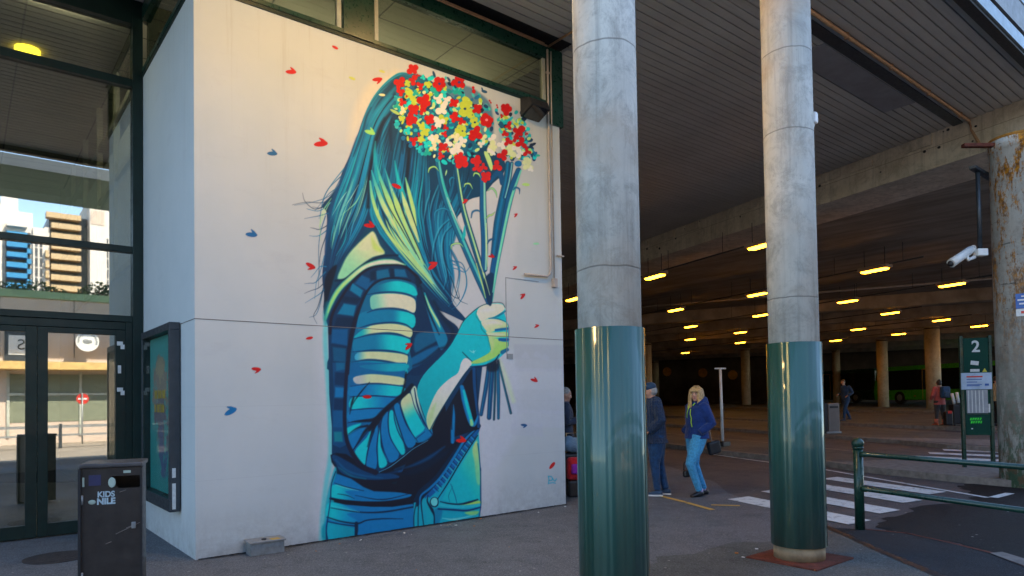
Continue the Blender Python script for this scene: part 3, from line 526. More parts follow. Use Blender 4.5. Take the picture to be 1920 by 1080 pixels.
    for q,l,w,a,c in [((505,155),66,26,1.2,(20,70,110)),((655,210),60,26,1,(20,70,110)),((110,540),110,30,.5,(170,205,110)),((720,285),40,24,1,(20,70,110)),((660,330),60,40,.8,TL)]:s.petal(q[0],q[1],l,w,a,c,2)
    for q,l,w,a,c in [((207,180),50,24,.3,(20,80,120)),((190,160),30,14,1.2,(20,80,120)),((345,450),60,40,1.2,(20,90,130)),((310,355),40,20,.8,(20,60,120)),((500,420),30,20,-1,(90,200,170)),((248,320),24,18,1,(90,200,170)),((640,697),36,18,.1,(30,180,170)),((540,935),56,20,.1,(180,222,120)),((480,765),60,50,0,(0,110,170)),((575,650),30,20,0,(150,215,120)),((420,230),0.1,.1,0,YL)]:s.petal(q[0],q[1],l,w,a,c,3)
    # --- loose petals over the whole wall
    s.lab=9
    def heart(x,y,l,a,c,v=0):
        s.lab=max(s.lab,9)+1
        s.petal(x,y,l,l*.40,a,c)
        if v:
            tx,ty=x+math.cos(a)*l*.42,y+math.sin(a)*l*.42;b=a+(1.0 if v>0 else -1.0)*.75;S(0,[(tx,ty),(tx-math.cos(b)*l*.35,ty-math.sin(b)*l*.35),(tx-math.cos(b)*l*.62,ty-math.sin(b)*l*.62)],[l*.2,l*.24,l*.1],c,.6)
    for x,y,l,a,c,v in [(545,135,20,.05,RD,.7),(628,89,13,.5,RD,0),(707,149,19,-.1,RD,-.5),(601,270,26,-.1,RD,.7),(582,498,20,.5,RD,-.5),(580,634,14,-.2,RD,0),(480,692,18,.1,RD,-.3),(688,744,17,0,RD,0),(766,650,17,-.8,R2,.6),(743,349,19,.4,RD,0),(692,423,20,.1,RD,.3),(811,499,21,-.7,R2,.8),(967,404,9,-.9,R2,.8),(965,503,10,-.7,R2,.5),(980,556,13,-.9,RD,.8),(1006,612,10,-.5,R2,.3),(921,481,12,.1,RD,.5),(872,378,12,-.6,R2,.3),(1001,713,14,.3,RD,.6),(1035,873,16,-.9,RD,0),(864,826,19,0,(240,30,20),.5),(510,288,19,.05,(30,96,140),.7),(471,440,22,.1,(20,96,150),.6),(432,772,25,-.5,(10,110,165),.2),(982,797,12,.1,(20,80,130),-.5),(660,147,13,.4,(196,206,100),0),(716,134,12,.3,(200,204,110),0),(693,248,20,.3,(150,215,110),.5),(716,178,12,.1,(226,226,170),0),(1005,457,11,0,(150,220,170),0),(986,346,14,.1,(180,222,120),0),(1008,292,9,0,(60,190,160),0)]:
        heart(x,y,l,a,c,v)
    # signature
    s.lab=9
    for c in [[(1028,893),(1029,900),(1028,907)],[(1028,893),(1034,894),(1035,900),(1029,901)],[(1036,897),(1040,902),(1043,898)],[(1030,906),(1036,905),(1041,906)]]:S(0,c,2,(40,170,190),.8)
# ---------------- more materials ----------------
def plank():
    n=NT('soffit_planks');sep=n.n('ShaderNodeSeparateXYZ');g=n.n('ShaderNodeNewGeometry');n.l(g.outputs['Position'],sep.inputs[0])
    idx=n.math('FLOOR',n.math('DIVIDE',sep.outputs[1],.145));w=n.n('ShaderNodeTexWhiteNoise',noise_dimensions='1D');n.l(idx,w.inputs['W'])
    c=n.mix(n.math('MULTIPLY',w.outputs['Value'],.5),(.45,.43,.41),(.55,.53,.505));c=n.mix(n.math('MULTIPLY',n.ramp(n.noise(.5,6,.7,stretch=(1,.6,1)),[(.4,0),(.7,1)]),.55),c,(.31,.29,.27))
    c=n.mix(n.math('MULTIPLY',n.ramp(n.noise(3,5,.75,stretch=(.25,4,1)),[(.55,0),(.75,1)]),.35),c,(.17,.15,.13))
    n.set(col=c,rough=.55,spec=.4);n.bump(n.noise(20,4,.6),.1,.003);return n.m
M['plank']=plank()
def concrete(name,c0,c1,zj=(),streak=1.,rust=0,cracks=()):
    n=NT(name);sep=n.n('ShaderNodeSeparateXYZ');g=n.n('ShaderNodeNewGeometry');n.l(g.outputs['Position'],sep.inputs[0])
    c=n.mix(n.ramp(n.noise(1.6,6,.65,stretch=(1,1,.5)),[(.35,0),(.65,1)]),c0,c1)
    c=n.mix(n.math('MULTIPLY',n.ramp(n.noise(3.6,7,.82,dist=.5),[(.46,0),(.62,1)]),.62),c,tuple(x*.62 for x in c0))
    c=n.mix(n.math('MULTIPLY',n.ramp(n.noise(9,5,.7,stretch=(1,1,.05)),[(.5,0),(.75,1)]),min(.9,.5*streak)),c,tuple(x*.5 for x in c0))
    c=n.mix(n.math('MULTIPLY',n.ramp(n.noise(24,4,.8),[(.62,0),(.72,1)]),.4),c,tuple(x*.45 for x in c0))
    c=n.mix(n.math('MULTIPLY',n.ramp(n.noise(1.1,3,.5,stretch=(1,1,1.5)),[(.55,0),(.7,1)]),.35*streak),c,(.46,.36,.27))
    h=n.noise(18,6,.7)
    for z in zj:
        d=n.math('ABSOLUTE',n.math('SUBTRACT',n.math('ADD',sep.outputs[2],n.math('MULTIPLY',n.noise(6,3),.03)),z+.015));j=n.ramp(n.math('MULTIPLY',d,30),[(0,1),(.28,0)])
        c=n.mix(n.math('MULTIPLY',j,.75),c,tuple(x*.3 for x in c0));h=n.math('SUBTRACT',h,j)
    if rust:
        m=n.math('MULTIPLY',n.ramp(n.noise(3.4,8,.82,stretch=(1.6,1.6,.5)),[(.49,0),(.55,1)]),n.ramp(n.math('MULTIPLY',n.math('ABSOLUTE',n.math('SUBTRACT',sep.outputs[2],5.6)),.2),[(.12,1),(.5,.8),(.8,.0)]))
        c=n.mix(m,c,n.mix(n.ramp(n.noise(14,4),[(.4,0),(.6,1)]),(.62,.27,.02),(.20,.09,.03)))
        mo=n.math('MULTIPLY',n.ramp(n.noise(4.2,6,.8,stretch=(1.6,1.6,.5)),[(.42,0),(.50,1)]),n.ramp(n.math('MULTIPLY',sep.outputs[2],.35),[(.1,1),(.85,0)]))
        c=n.mix(n.math('MULTIPLY',mo,.85),c,n.mix(n.ramp(n.noise(7,4),[(.45,0),(.55,1)]),(.03,.13,.06),(.16,.09,.03)))
        c=n.mix(n.ramp(n.noise(5,6,.8,stretch=(.4,.4,2.2)),[(.63,0),(.66,.8)]),c,(.05,.06,.06))
    n.set(col=c,rough=.85,spec=.3);n.bump(h,.35,.008);return n.m
M['column']=concrete('column_concrete',(.41,.40,.36),(.60,.585,.525),(4.02,5.55,4.78,2.45),1.5)
M['column_rusty']=concrete('rusty_painted_concrete',(.56,.58,.57),(.68,.69,.67),(),.6,1)
M['beam']=concrete('beam_concrete',(.54,.46,.35),(.70,.61,.49),(6.42,),1.3)
M['farcol']=concrete('far_column_concrete',(.44,.37,.24),(.55,.46,.32),(),.6)
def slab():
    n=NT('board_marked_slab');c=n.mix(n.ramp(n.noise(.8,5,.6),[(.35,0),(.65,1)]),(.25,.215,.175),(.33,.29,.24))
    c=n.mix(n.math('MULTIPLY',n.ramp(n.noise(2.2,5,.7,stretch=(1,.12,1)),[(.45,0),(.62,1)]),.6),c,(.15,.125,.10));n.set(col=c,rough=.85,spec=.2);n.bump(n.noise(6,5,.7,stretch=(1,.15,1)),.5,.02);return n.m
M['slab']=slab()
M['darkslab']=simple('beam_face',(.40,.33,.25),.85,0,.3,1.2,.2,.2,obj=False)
def green_sleeve():
    n=NT('green_steel_sleeve');c=n.mix(n.ramp(n.noise(3,5,.6,stretch=(1,1,.15)),[(.35,0),(.7,1)]),(.008,.070,.052),(.020,.105,.082))
    sp=n.ramp(n.noise(50,4,.8),[(.66,0),(.72,1)]);c=n.mix(n.math('MULTIPLY',sp,.25),c,(.12,.2,.2))
    zz=n.n('ShaderNodeSeparateXYZ');gg=n.n('ShaderNodeNewGeometry');n.l(gg.outputs['Position'],zz.inputs[0])
    dust=n.math('MULTIPLY',n.ramp(n.noise(5,7,.8,stretch=(1,1,.5)),[(.42,0),(.66,1)]),n.ramp(n.math('MULTIPLY',zz.outputs[2],1.2),[(.05,1),(.75,0)]));c=n.mix(n.math('MULTIPLY',dust,.5),c,(.13,.13,.115))
    scr=n.ramp(n.noise(30,5,.85,stretch=(1,1,.12)),[(.66,0),(.70,1)]);c=n.mix(n.math('MULTIPLY',scr,.35),c,(.16,.2,.19))
    n.b.inputs['IOR'].default_value=1.8;n.set(col=c,metal=.25,spec=.55,coat=.35,coatr=.10);n.b.inputs['Anisotropic'].default_value=.99;n.b.inputs['Anisotropic Rotation'].default_value=.25;tg=n.n('ShaderNodeTangent',direction_type='RADIAL',axis='Z');n.l(tg.outputs[0],n.b.inputs['Tangent']);n.set(rough=n.ramp(n.noise(5,5,.7,stretch=(1,1,.2)),[(.3,.34),(.75,.42)]));n.bump(n.noise(7,2,.5,stretch=(1,1,.006)),1,.05);return n.m
M['sleeve']=green_sleeve()
M['green']=simple('green_lacquer',(.006,.040,.028),.32,0,.25,8,.4,.04,.25)
M['darkgreen']=simple('dark_green_frame',(.004,.018,.015),.45,0,.25,5,.3,.03,.05)
M['rust']=simple('rust_plate',(.115,.030,.018),.8,0,.4,14,.3,.4)
M['orust']=simple('orange_rust',(.38,.17,.03),.8,0,.5,10,.3,.3)
M['fascia']=simple('fascia_metal',(.20,.25,.29),.4,.2,.15,3,.5,.05)
M['fascia_stain']=simple('stained_fascia_panel',(.17,.175,.185),.5,.1,.3,4,.4,.1)
M['black']=simple('black_paint',(.014,.014,.016),.5,0,.3,9)
M['darkmetal']=simple('dark_grey_metal',(.045,.055,.065),.42,.4,.15,8)
M['greymetal']=simple('grey_metal',(.30,.31,.31),.45,.5,.15,10,.5,.1)
M['white']=simple('white_plastic',(.72,.72,.70),.4,0,.06,10)
M['sticker']=simple('sticker_paper',(.66,.66,.64),.5,0,.12,30)
M['blue']=simple('blue_sign',(.02,.10,.38),.4,0,.08,10)
M['red']=simple('red_sign',(.62,.03,.015),.4,0,.08,10)
M['yellow']=simple('yellow_paint',(.55,.36,.07),.6,0,.2,10)
M['pipe']=simple('copper_brown_pipe',(.42,.24,.13),.4,.2,.25,12)
M['pipegrey']=simple('painted_conduit',(.42,.37,.33),.5,0,.15,12)
M['bin']=simple('brown_black_bin',(.030,.024,.021),.42,.1,.35,7,.5,.12,.1)
M['box']=simple('galvanised_box',(.22,.24,.25),.5,.4,.2,20,.5,.2)
M['busgreen']=simple('green_bus_paint',(.06,.42,.015),.3,0,.08,3,.5,0,.4)
M['busdark']=simple('dark_green_bus_paint',(.008,.05,.03),.3,0,.08,3,.5,0,.4)
M['glassdark']=simple('dark_window_glass',(.008,.010,.012),.08,0,.1,2,.7)
M['tyre']=simple('tyre_rubber',(.015,.015,.015),.8)
M['tube']=emis('yellow_lamp_tube',(1,.37,.012),9)
M['lamphouse']=simple('lamp_housing',(.34,.22,.15),.5)
M['glowprint']=emis('glowing_green_print',(.02,.6,.03),.16)  # green print on the bay sign, given its own faint glow
M['roundlamp']=emis('round_yellow_lamp',(1,.72,.04),2.2);M['soffitfill']=emis('soffit_fill_disc',(1,.60,.22),55);M['infill_lamp']=emis('interior_fill',(1,.88,.66),3.2);M['infill_lamp2']=emis('interior_fill_bright',(1,.90,.72),14)  # soffit disc and interior glows are added as fill light
M['manhole']=simple('cast_iron_cover',(.055,.045,.042),.7,.3,.4,20,.4,.4)
M['curb']=simple('granite_kerb',(.20,.18,.165),.8,0,.3,8,.3,.3,obj=False)
def marking(name,c,wear=.5):
    n=NT(name);w=n.ramp(n.noise(5,7,.85),[(.52,0),(.64,1)]);cc=n.mix(n.math('MULTIPLY',w,wear),c,(.07,.07,.075));f=n.ramp(n.noise(45,4,.8),[(.60,0),(.72,1)]);cc=n.mix(n.math('MULTIPLY',f,wear*.7),cc,(.10,.10,.11))
    n.set(col=cc,rough=.7);n.bump(n.noise(60,4),.3,.003);return n.m
M['mark']=marking('white_road_paint',(.66,.68,.67),.85);M['ymark']=marking('worn_yellow_paint',(.62,.38,.08),.45)
M['road']=asphalt('road_asphalt',(.056,.057,.062),(.080,.081,.086)).m;M['street']=simple('pale_bounce_sheet',(.34,.29,.23),.75,0,.2,.8,obj=False)
M['walk']=asphalt('footway_asphalt',(.088,.097,.108),(.118,.129,.142)).m
M['walkdark']=asphalt('dark_patched_asphalt',(.056,.063,.063),(.082,.090,.088)).m
M['strip']=asphalt('fresh_asphalt_strip',(.016,.019,.024),(.024,.028,.034)).m
M['wet']=asphalt('oily_wet_asphalt',(.008,.008,.009),(.016,.015,.015)).m
def glass(name,refl,tint,wav=.004):
    n=NT(name);n.t.nodes.remove(n.b);g=n.n('ShaderNodeBsdfGlossy');g.inputs['Roughness'].default_value=.012;g.inputs['Color'].default_value=(.92,.92,.90,1)
    t=n.n('ShaderNodeBsdfTransparent');t.inputs['Color'].default_value=(*tint,1);fr=n.n('ShaderNodeLayerWeight');fr.inputs['Blend'].default_value=.5
    mx=n.n('ShaderNodeMixShader');n.l(n.math('ADD',n.math('MULTIPLY',n.math('POWER',fr.outputs['Facing'],4),.7 if refl else .2),refl),mx.inputs[0]);n.l(t.outputs[0],mx.inputs[1]);n.l(g.outputs[0],mx.inputs[2]);n.l(mx.outputs[0],n.o.inputs[0])
    b=n.n('ShaderNodeBump');b.inputs['Strength'].default_value=wav;b.inputs['Distance'].default_value=.05;n.l(n.noise(1.3,2,.4),b.inputs['Height']);n.l(b.outputs[0],g.inputs['Normal']);return n.m
M['glass']=glass('tinted_reflecting_glass',.30,(.66,.68,.60));M['glassclear']=glass('clear_glass',.0,(.86,.9,.86));M['glassup']=glass('clerestory_glass',.10,(.62,.64,.56))
def tiles():
    n=NT('ceiling_tiles');b=n.n('ShaderNodeTexBrick');b.offset=0;b.inputs['Scale'].default_value=1;b.inputs['Brick Width'].default_value=1.2;b.inputs['Row Height'].default_value=.6;b.inputs['Mortar Size'].default_value=.012
    b.inputs['Color1'].default_value=(.44,.42,.34,1);b.inputs['Color2'].default_value=(.48,.46,.37,1);b.inputs['Mortar'].default_value=(.10,.10,.09,1);n.l(n.co(),b.inputs['Vector']);n.set(col=b.outputs['Color'],rough=.8);return n.m
M['tiles']=tiles()
M['inwall']=simple('interior_wall',(.5,.52,.52),.7,0,.08,2,obj=False);M['infloor']=simple('interior_floor',(.40,.40,.36),.35,0,.15,3,obj=False)
M['interframe']=simple('pale_window_frame',(.42,.44,.38),.5)
# ---------------- the ground ----------------
XA=np.array([_r0[0],_r0[1]]);FA=FH[:2]
def dl(d,l): p=np.array([CX,CY])+FA*d+XA*l;return float(p[0]),float(p[1])
mb=MB();ds=[-700,-150,-60,-30,-12,0,6,13,20,27,40,56,80,140,300,900];ls=[-900,-200,-80,-40,-15,0,15,40,80,200,900]
vs=[(*dl(d,l),float(np.interp(d,[13,27,56,80],[0,.22,.68,.75]))) for d in ds for l in ls];nl=len(ls)
mb.add(vs,[(i*nl+j,i*nl+j+1,(i+1)*nl+j+1,(i+1)*nl+j) for i in range(len(ds)-1) for j in range(nl-1)]).build('ground',M['road'],kind='structure')
def sheet(name,polys,mat,h,kind='structure',ragged=0,seed=1):
    rg=random.Random(seed);mb=MB()
    for poly in polys:
        P=[];n=len(poly)
        for i in range(n):
            a=poly[i];b=poly[(i+1)%n];L=math.dist(a,b);k=max(1,int(L/(ragged*2.0 if ragged else 2.5)))
            for t in range(k):
                x=a[0]+(b[0]-a[0])*t/k;y=a[1]+(b[1]-a[1])*t/k
                if ragged and t:x+=rg.uniform(-1,1)*ragged;y+=rg.uniform(-1,1)*ragged
                P.append((x,y))
        A=sum(P[i-1][0]*P[i][1]-P[i][0]*P[i-1][1] for i in range(len(P)))
        if A<0:P=P[::-1]
        bm=bmesh.new();V=[bm.verts.new((x,y,G(x,y)+h)) for x,y in P];f=bm.faces.new(V);bmesh.ops.triangulate(bm,faces=[f]);bm.verts.index_update()
        mb.add([v.co[:] for v in bm.verts],[[v.index for v in q.verts] for q in bm.faces]);bm.free()
    return mb.build(name,mat,kind=kind)
walkpoly=[(-14,-14),(3.2,-8.0),(4.58,-4.98),(5.17,-4.30),(5.97,-3.36),(6.35,-2.9),(6.9,-2.2),(7.65,-.97),(8.68,-.05),(10.0,1.9),(12.5,6),(17,14),(5.05,14),(5.05,0),(0,0),(0,2.5),(-14,2.5)]
sheet('pavement',[walkpoly],M['walk'],.004)
sheet('pavement_patch',[[(-12,-9),(3.0,-7.4),(4.9,-4.75),(5.85,-3.55),(4.72,-3.3),(4.07,-3.12),(3.41,-2.97),(2.3,-3.3),(1.0,-3.0),(-1.5,-2.4),(-5,-2.6),(-12,-4)]],M['walkdark'],.008,ragged=.12,seed=4)
sheet('asphalt_strip',[[(5.97,-3.40),(5.17,-4.33),(4.60,-5.02),(3.4,-7.6),(4.3,-8),(5.43,-5.40),(5.81,-5.05),(6.04,-4.62),(6.25,-4.14),(6.17,-3.75)]],M['strip'],.010)
sheet('kerb_edging',[[(6.17,-3.70),(6.27,-4.12),(6.07,-4.63),(5.84,-5.08),(5.46,-5.44),(5.42,-5.41),(5.80,-5.05),(6.03,-4.62),(6.23,-4.14),(6.14,-3.74)]],M['rust'],.014)
sheet('pale_kerb_stone',[[(5.79,-5.04),(5.44,-5.40),(5.3,-5.9),(5.45,-5.95),(5.62,-5.5),(5.93,-5.1)]],M['curb'],.018)
sheet('street_bounce_sheet',[[(-4.2,-22),(6.2,-22),(6.2,-11.3),(-4.2,-11.3)]],M['street'],.006)  # pale sheet added on the sunlit stretch to bounce warm light
sheet('wet_stain',[[(6.2,-3.95),(6.6,-3.7),(7.0,-3.55),(7.5,-3.62),(8.2,-3.5),(8.74,-3.62),(9.3,-3.9),(10.2,-3.5),(11.0,-3.1),(11.7,-3.25),(11.3,-4.0),(12.5,-5.2),(9,-7.5),(6,-6.6),(5.75,-5.2),(6.15,-4.6),(6.33,-4.15)]],M['wet'],.006,ragged=.07,seed=9)
# crosswalks: each stripe is a painted bar on the road
cw=MB()
def bar(mb,a,b,w,h=.010,sk=.28):
    a=np.array(a);b=np.array(b);d=b-a;d=d/np.linalg.norm(d);nrm=np.array([-d[1],d[0]])
    q=[a+nrm*w/2+d*sk*.5,b+nrm*w/2+d*sk*.5,b-nrm*w/2-d*sk*.5,a-nrm*w/2-d*sk*.5];q=q[::-1]
    mb.add([(*p,G(*p)+h) for p in q],[(0,1,2,3)])
for k,(a,b) in enumerate([((10.62,-1.15),(9.82,-3.22)),((9.55,-1.2),(8.69,-3.29)),((8.38,-1.28),(7.58,-3.43)),((7.30,-1.38),(6.56,-3.50))]):bar(cw,a,b,.46,.010,-.1)
cw.build('near_crosswalk_marking',M['mark'],kind='structure')
cw=MB()
for k in range(4):
    t=k/3;a=np.array([14.43,-.80])*(1-t)+np.array([17.72,-.63])*t;b=np.array([14.9,-3.2])*(1-t)+np.array([18.2,-3.0])*t;bar(cw,a,b,.46,.010,-.1)
for k in range(3):
    bar(cw,(21.0+k*1.1,-.9),(21.2+k*1.1,-3.4),.4,.010,0)
cw.build('far_crosswalk_marking',M['mark'],kind='structure')
def line(mb,pts,w,h=.010):
    for a,b in zip(pts,pts[1:]):
        a=np.array(a);b=np.array(b);d=(b-a)/np.linalg.norm(b-a);nr=np.array([-d[1],d[0]])*w/2;q=[a+nr,a-nr,b-nr,b+nr]
        mb.add([(*p,G(*p)+h) for p in q],[(0,1,2,3)])
ln=MB();line(ln,[(12.9,2.9),(12.45,1.6),(11.81,-.46),(11.25,-1.48),(9.80,-3.87)],.09);line(ln,[(9.84,-3.93),(10.5,-3.96)],.12,.013);ln.build('white_lane_line',M['mark'],kind='structure')
ln=MB();line(ln,[(6.66,-.38),(6.40,-1.08)],.085);line(ln,[(6.38,-1.12),(6.10,-1.76)],.085);line(ln,[(6.44,-1.5),(6.66,-1.82)],.08);ln.build('yellow_bay_line',M['ymark'],kind='structure')
for x0 in (19.6,30.6):
    ln=MB();line(ln,[(x0+4.0,13),(x0+3.2,8),(x0+3.0,2)],.1);ln.build('far_lane_line',M['mark'],kind='structure')
def island(name,near,far,h=.12):
    poly=near+far[::-1];P=[]
    for i in range(len(poly)):
        a=poly[i];b=poly[(i+1)%len(poly)];k=max(1,int(math.dist(a,b)/3))
        P+=[(a[0]+(b[0]-a[0])*t/k,a[1]+(b[1]-a[1])*t/k) for t in range(k)]
    r=empty(name);tag(r,kind='structure')
    m=MB();m.prism(P,lambda p:G(*p)-.05,lambda p:G(*p)+h);m.build('kerb',M['curb'],r,kind='structure')
    c=np.mean(P,0);Q=[]
    for p in P:
        v=np.array(p)-np.array([np.interp(p[1],[q[1] for q in sorted([((a[0]+b[0])/2,(a[1]+b[1])/2) for a,b in zip(near,far)],key=lambda q:q[1])],[q[0] for q in sorted([((a[0]+b[0])/2,(a[1]+b[1])/2) for a,b in zip(near,far)],key=lambda q:q[1])]),p[1]]);L=abs(v[0])+1e-6
        Q.append((p[0]-v[0]/L*min(.16,L*.5),p[1]))
    o=sheet('island_top',[Q],M['walkdark'],h+.004);o.parent=r;return r
island('near_platform_island',[(11.0,-9),(11.2,-4.4),(11.47,-2.9),(11.98,-1),(12.35,-.2),(12.62,1.2),(12.9,2.6),(13.75,5),(14.9,9),(16.5,14)],[(13.6,-9),(13.7,-4.4),(13.9,-2.9),(14.3,-1),(14.7,-.2),(15.2,1.2),(15.7,2.6),(16.35,5),(17.6,9),(19.5,14)])
island('second_platform_island',[(17.4,-9),(17.7,-3),(18.08,-.6),(18.83,.84),(19.13,1.95),(19.6,3.4),(20.6,7),(22.5,14)],[(21.6,-9),(21.9,-3),(22.4,-.6),(22.8,.84),(23.1,1.95),(23.9,3.4),(25,7),(27,14)])
island('third_platform_island',[(25.6,-12),(25.4,-4),(25.6,0),(25.9,4),(26.6,9),(28,16),(31,26)],[(31.0,-12),(31.2,-4),(31.6,0),(32.0,4),(32.8,9),(34.4,16),(37.5,26)],.14)
island('fourth_platform_island',[(38,-12),(38.2,-4),(38.6,0),(39.2,6),(40.2,14),(43,26)],[(42.4,-12),(42.8,-4),(43.2,0),(43.9,6),(45,14),(48,26)],.14)
rg=random.Random(21);dl_=[(6.02,-3.33),(5.6,-3.83),(5.2,-4.27),(4.95,-4.56),(4.6,-4.98),(4.2,-5.7)]
sheet('gutter_dirt',[[(x-.025,y+.02) for x,y in dl_]+[(x+.03+rg.uniform(0,.03),y-.02) for x,y in dl_[::-1]]],M['black'],.0125,ragged=.012,seed=3)
sheet('wall_foot_grime',[[(0.02,-.004),(5.03,-.004),(5.03,-.045),(3.1,-.06),(2.0,-.04),(.9,-.055),(.02,-.04)]],M['strip'],.0135,ragged=.014,seed=6)
mb=MB()
for i in range(46):
    x=rg.uniform(-1,5.5);y=rg.uniform(-4.3,-.12) if i%2 else rg.uniform(-.5,-.1);s_=rg.uniform(.006,.02);a=rg.uniform(0,6)
    if x>.3 or y<-.5:mb.rbox((x,y,.016),(s_*1.6,s_,s_*.5),rot=(rg.uniform(-.3,.3),0,a),bev=.001,mi=i%3)
lt_=mb.build('litter',[M['sticker'],simple('orange_leaf',(.45,.16,.03),.6),simple('grey_grit',(.25,.24,.22),.8)],kind='stuff')
mh=gnd(108,1046);mb=MB();mb.cyl(mh[0],mh[1],.004,.011,.30,40);mb.cyl(mh[0],mh[1],.0105,.0145,.24,40);mb.build('manhole_cover',M['manhole'],label='round rusty manhole cover in the asphalt before the glass doors',cat='manhole cover')
# ---------------- mural wall block ----------------
L,W,H=5.04,2.51,5.78
wb=empty('white_wall_block',(0,0,0),0,'white painted wall block with the big blue girl mural beside the glass doors','wall')
mb=MB();mb.box(0,L,0,W,-.1,H);mb.box(.002,L-.002,W,9,-.1,H-.3);mb.build('wall',M['wall'],wb)
mb=MB();mb.box(-.0025,L,-.0025,0,2.399,2.407);mb.box(-.0025,0,0,W,2.399,2.407);mb.build('joint_line',simple('joint_grey',(.16,.15,.14),.8),wb)
mb=MB();mb.box(3.975,3.985,-.006,0,2.10,3.22);mb.box(3.985,4.58,-.006,0,3.21,3.22);mb.box(3.985,4.08,-.012,0,2.10,2.17);mb.build('hatch_edge',M['greymetal'],wb)
mb=MB();mb.box(-.012,L+.01,-.012,0,H,H+.045);mb.box(-.012,0,0,W,H,H+.045);mb.build('capping',M['darkgreen'],wb)
# the mural: a fine grid lying on the wall, coloured by the painter
def mural():
    st=.0065;xs=np.arange(.25,L-.004,st);zs=np.arange(.004,H-.004,st);X,Z=np.meshgrid(xs,zs)
    D0=X-CX;D1=0-CY;D2=Z-CZ;zz=D0*_f[0]+D1*_f[1]+D2*_f[2]
    PX=PPX+FPX*(D0*_r[0]+D1*_r[1]+D2*_r[2])/zz;PY=PPY-FPX*(D0*_u[0]+D1*_u[1]+D2*_u[2])/zz
    p=Painter(PX.ravel(),PY.ravel());paint(p)
    A=p.A.reshape(X.shape);Lb=p.L.astype(int).reshape(X.shape);C=(p.C/255.).clip(0,1)
    lin=np.where(C<=.04045,C/12.92,((C+.055)/1.055)**2.4)*MURAL_GAIN;lin=lin.clip(.004,.82)
    vis=np.maximum.reduce([A[:-1,:-1],A[1:,:-1],A[:-1,1:],A[1:,1:]])>.015
    fl=np.maximum.reduce([Lb[:-1,:-1],Lb[1:,:-1],Lb[:-1,1:],Lb[1:,1:]]);fl[fl==0]=1
    nx=X.shape[1];allv=np.stack([X.ravel(),np.full(X.size,-.0022),Z.ravel()],1)
    j,i=np.nonzero(vis);q=np.stack([j*nx+i,j*nx+i+1,(j+1)*nx+i+1,(j+1)*nx+i],1);fl=fl[vis]
    names={1:'mural',2:'hair',3:'blouse',4:'striped_sleeve',5:'trousers',6:'arm_and_hand',7:'flower_stems',8:'bouquet',9:'signature'}
    base=None
    for k in range(1,60):
        Q=q[fl==k]
        if not len(Q):continue
        if k>9 and len(Q)<14:continue
        u,inv=np.unique(Q.ravel(),return_inverse=True);me=bpy.data.meshes.new(names.get(k,'petal'))
        me.vertices.add(len(u));me.vertices.foreach_set('co',allv[u].ravel());n=len(Q)
        me.loops.add(n*4);me.loops.foreach_set('vertex_index',inv.astype(np.int32));me.polygons.add(n)
        me.polygons.foreach_set('loop_start',np.arange(0,n*4,4,dtype=np.int32));me.polygons.foreach_set('loop_total',np.full(n,4,np.int32))
        at=me.color_attributes.new('paint','FLOAT_COLOR','POINT');at.data.foreach_set('color',np.concatenate([lin[u],p.A[u][:,None]],1).astype(np.float32).ravel())
        me.update();me.validate();me.materials.append(M['mural']);o=bpy.data.objects.new(names.get(k,'petal'),me);COL.objects.link(o)
        if k==1:base=o;o.parent=wb
        else:o.parent=base
        if k>9:
            m=C[u].mean(0);o['label']=('red' if m[0]>m[2]+.25 and m[1]<.5 else 'blue' if m[2]>m[0]+.15 and m[1]<.6 else 'pale green')+' painted petal'
mural()
# clerestory band above the wall
cb=empty('clerestory_window_band',(0,0,H+.05),0,'green framed high window band above the mural wall','window')
def part(mb,name,mat,par,**k):
    o=mb.build(name,mat,par,**k);o.location=tuple(-Vector(par.location));return o
z0,z1=H+.045,6.50
mb=MB();mb.box(-.02,L,-.02,.08,z0,z0+.05);mb.box(-.02,L+.06,-.02,.08,z1,6.68);mb.box(1.62,2.01,-.028,.09,z0,z1);mb.box(4.80,L+.06,-.026,.10,5.55,6.66);mb.box(-.02,.06,-.024,.08,z0,z1)
mb.box(-.02,.08,.08,W-.1,z0,z0+.05);mb.box(-.02,.08,.08,W-.1,z1,6.68);part(mb,'frame',M['green'],cb)
for a,b in ((.10,1.60),(2.03,4.78)):
    for q in (a,b-.05):mb=MB();mb.box(q,q+.05,.0,.06,z0+.05,z1);part(mb,'inner_frame',M['interframe'],cb)
    mb=MB();mb.box(a+.05,b-.05,.03,.036,z0+.05,z1);part(mb,'pane',M['glassup'],cb)
mb=MB();mb.box(.03,.036,.1,W-.12,z0+.05,z1);part(mb,'pane',M['glassup'],cb)
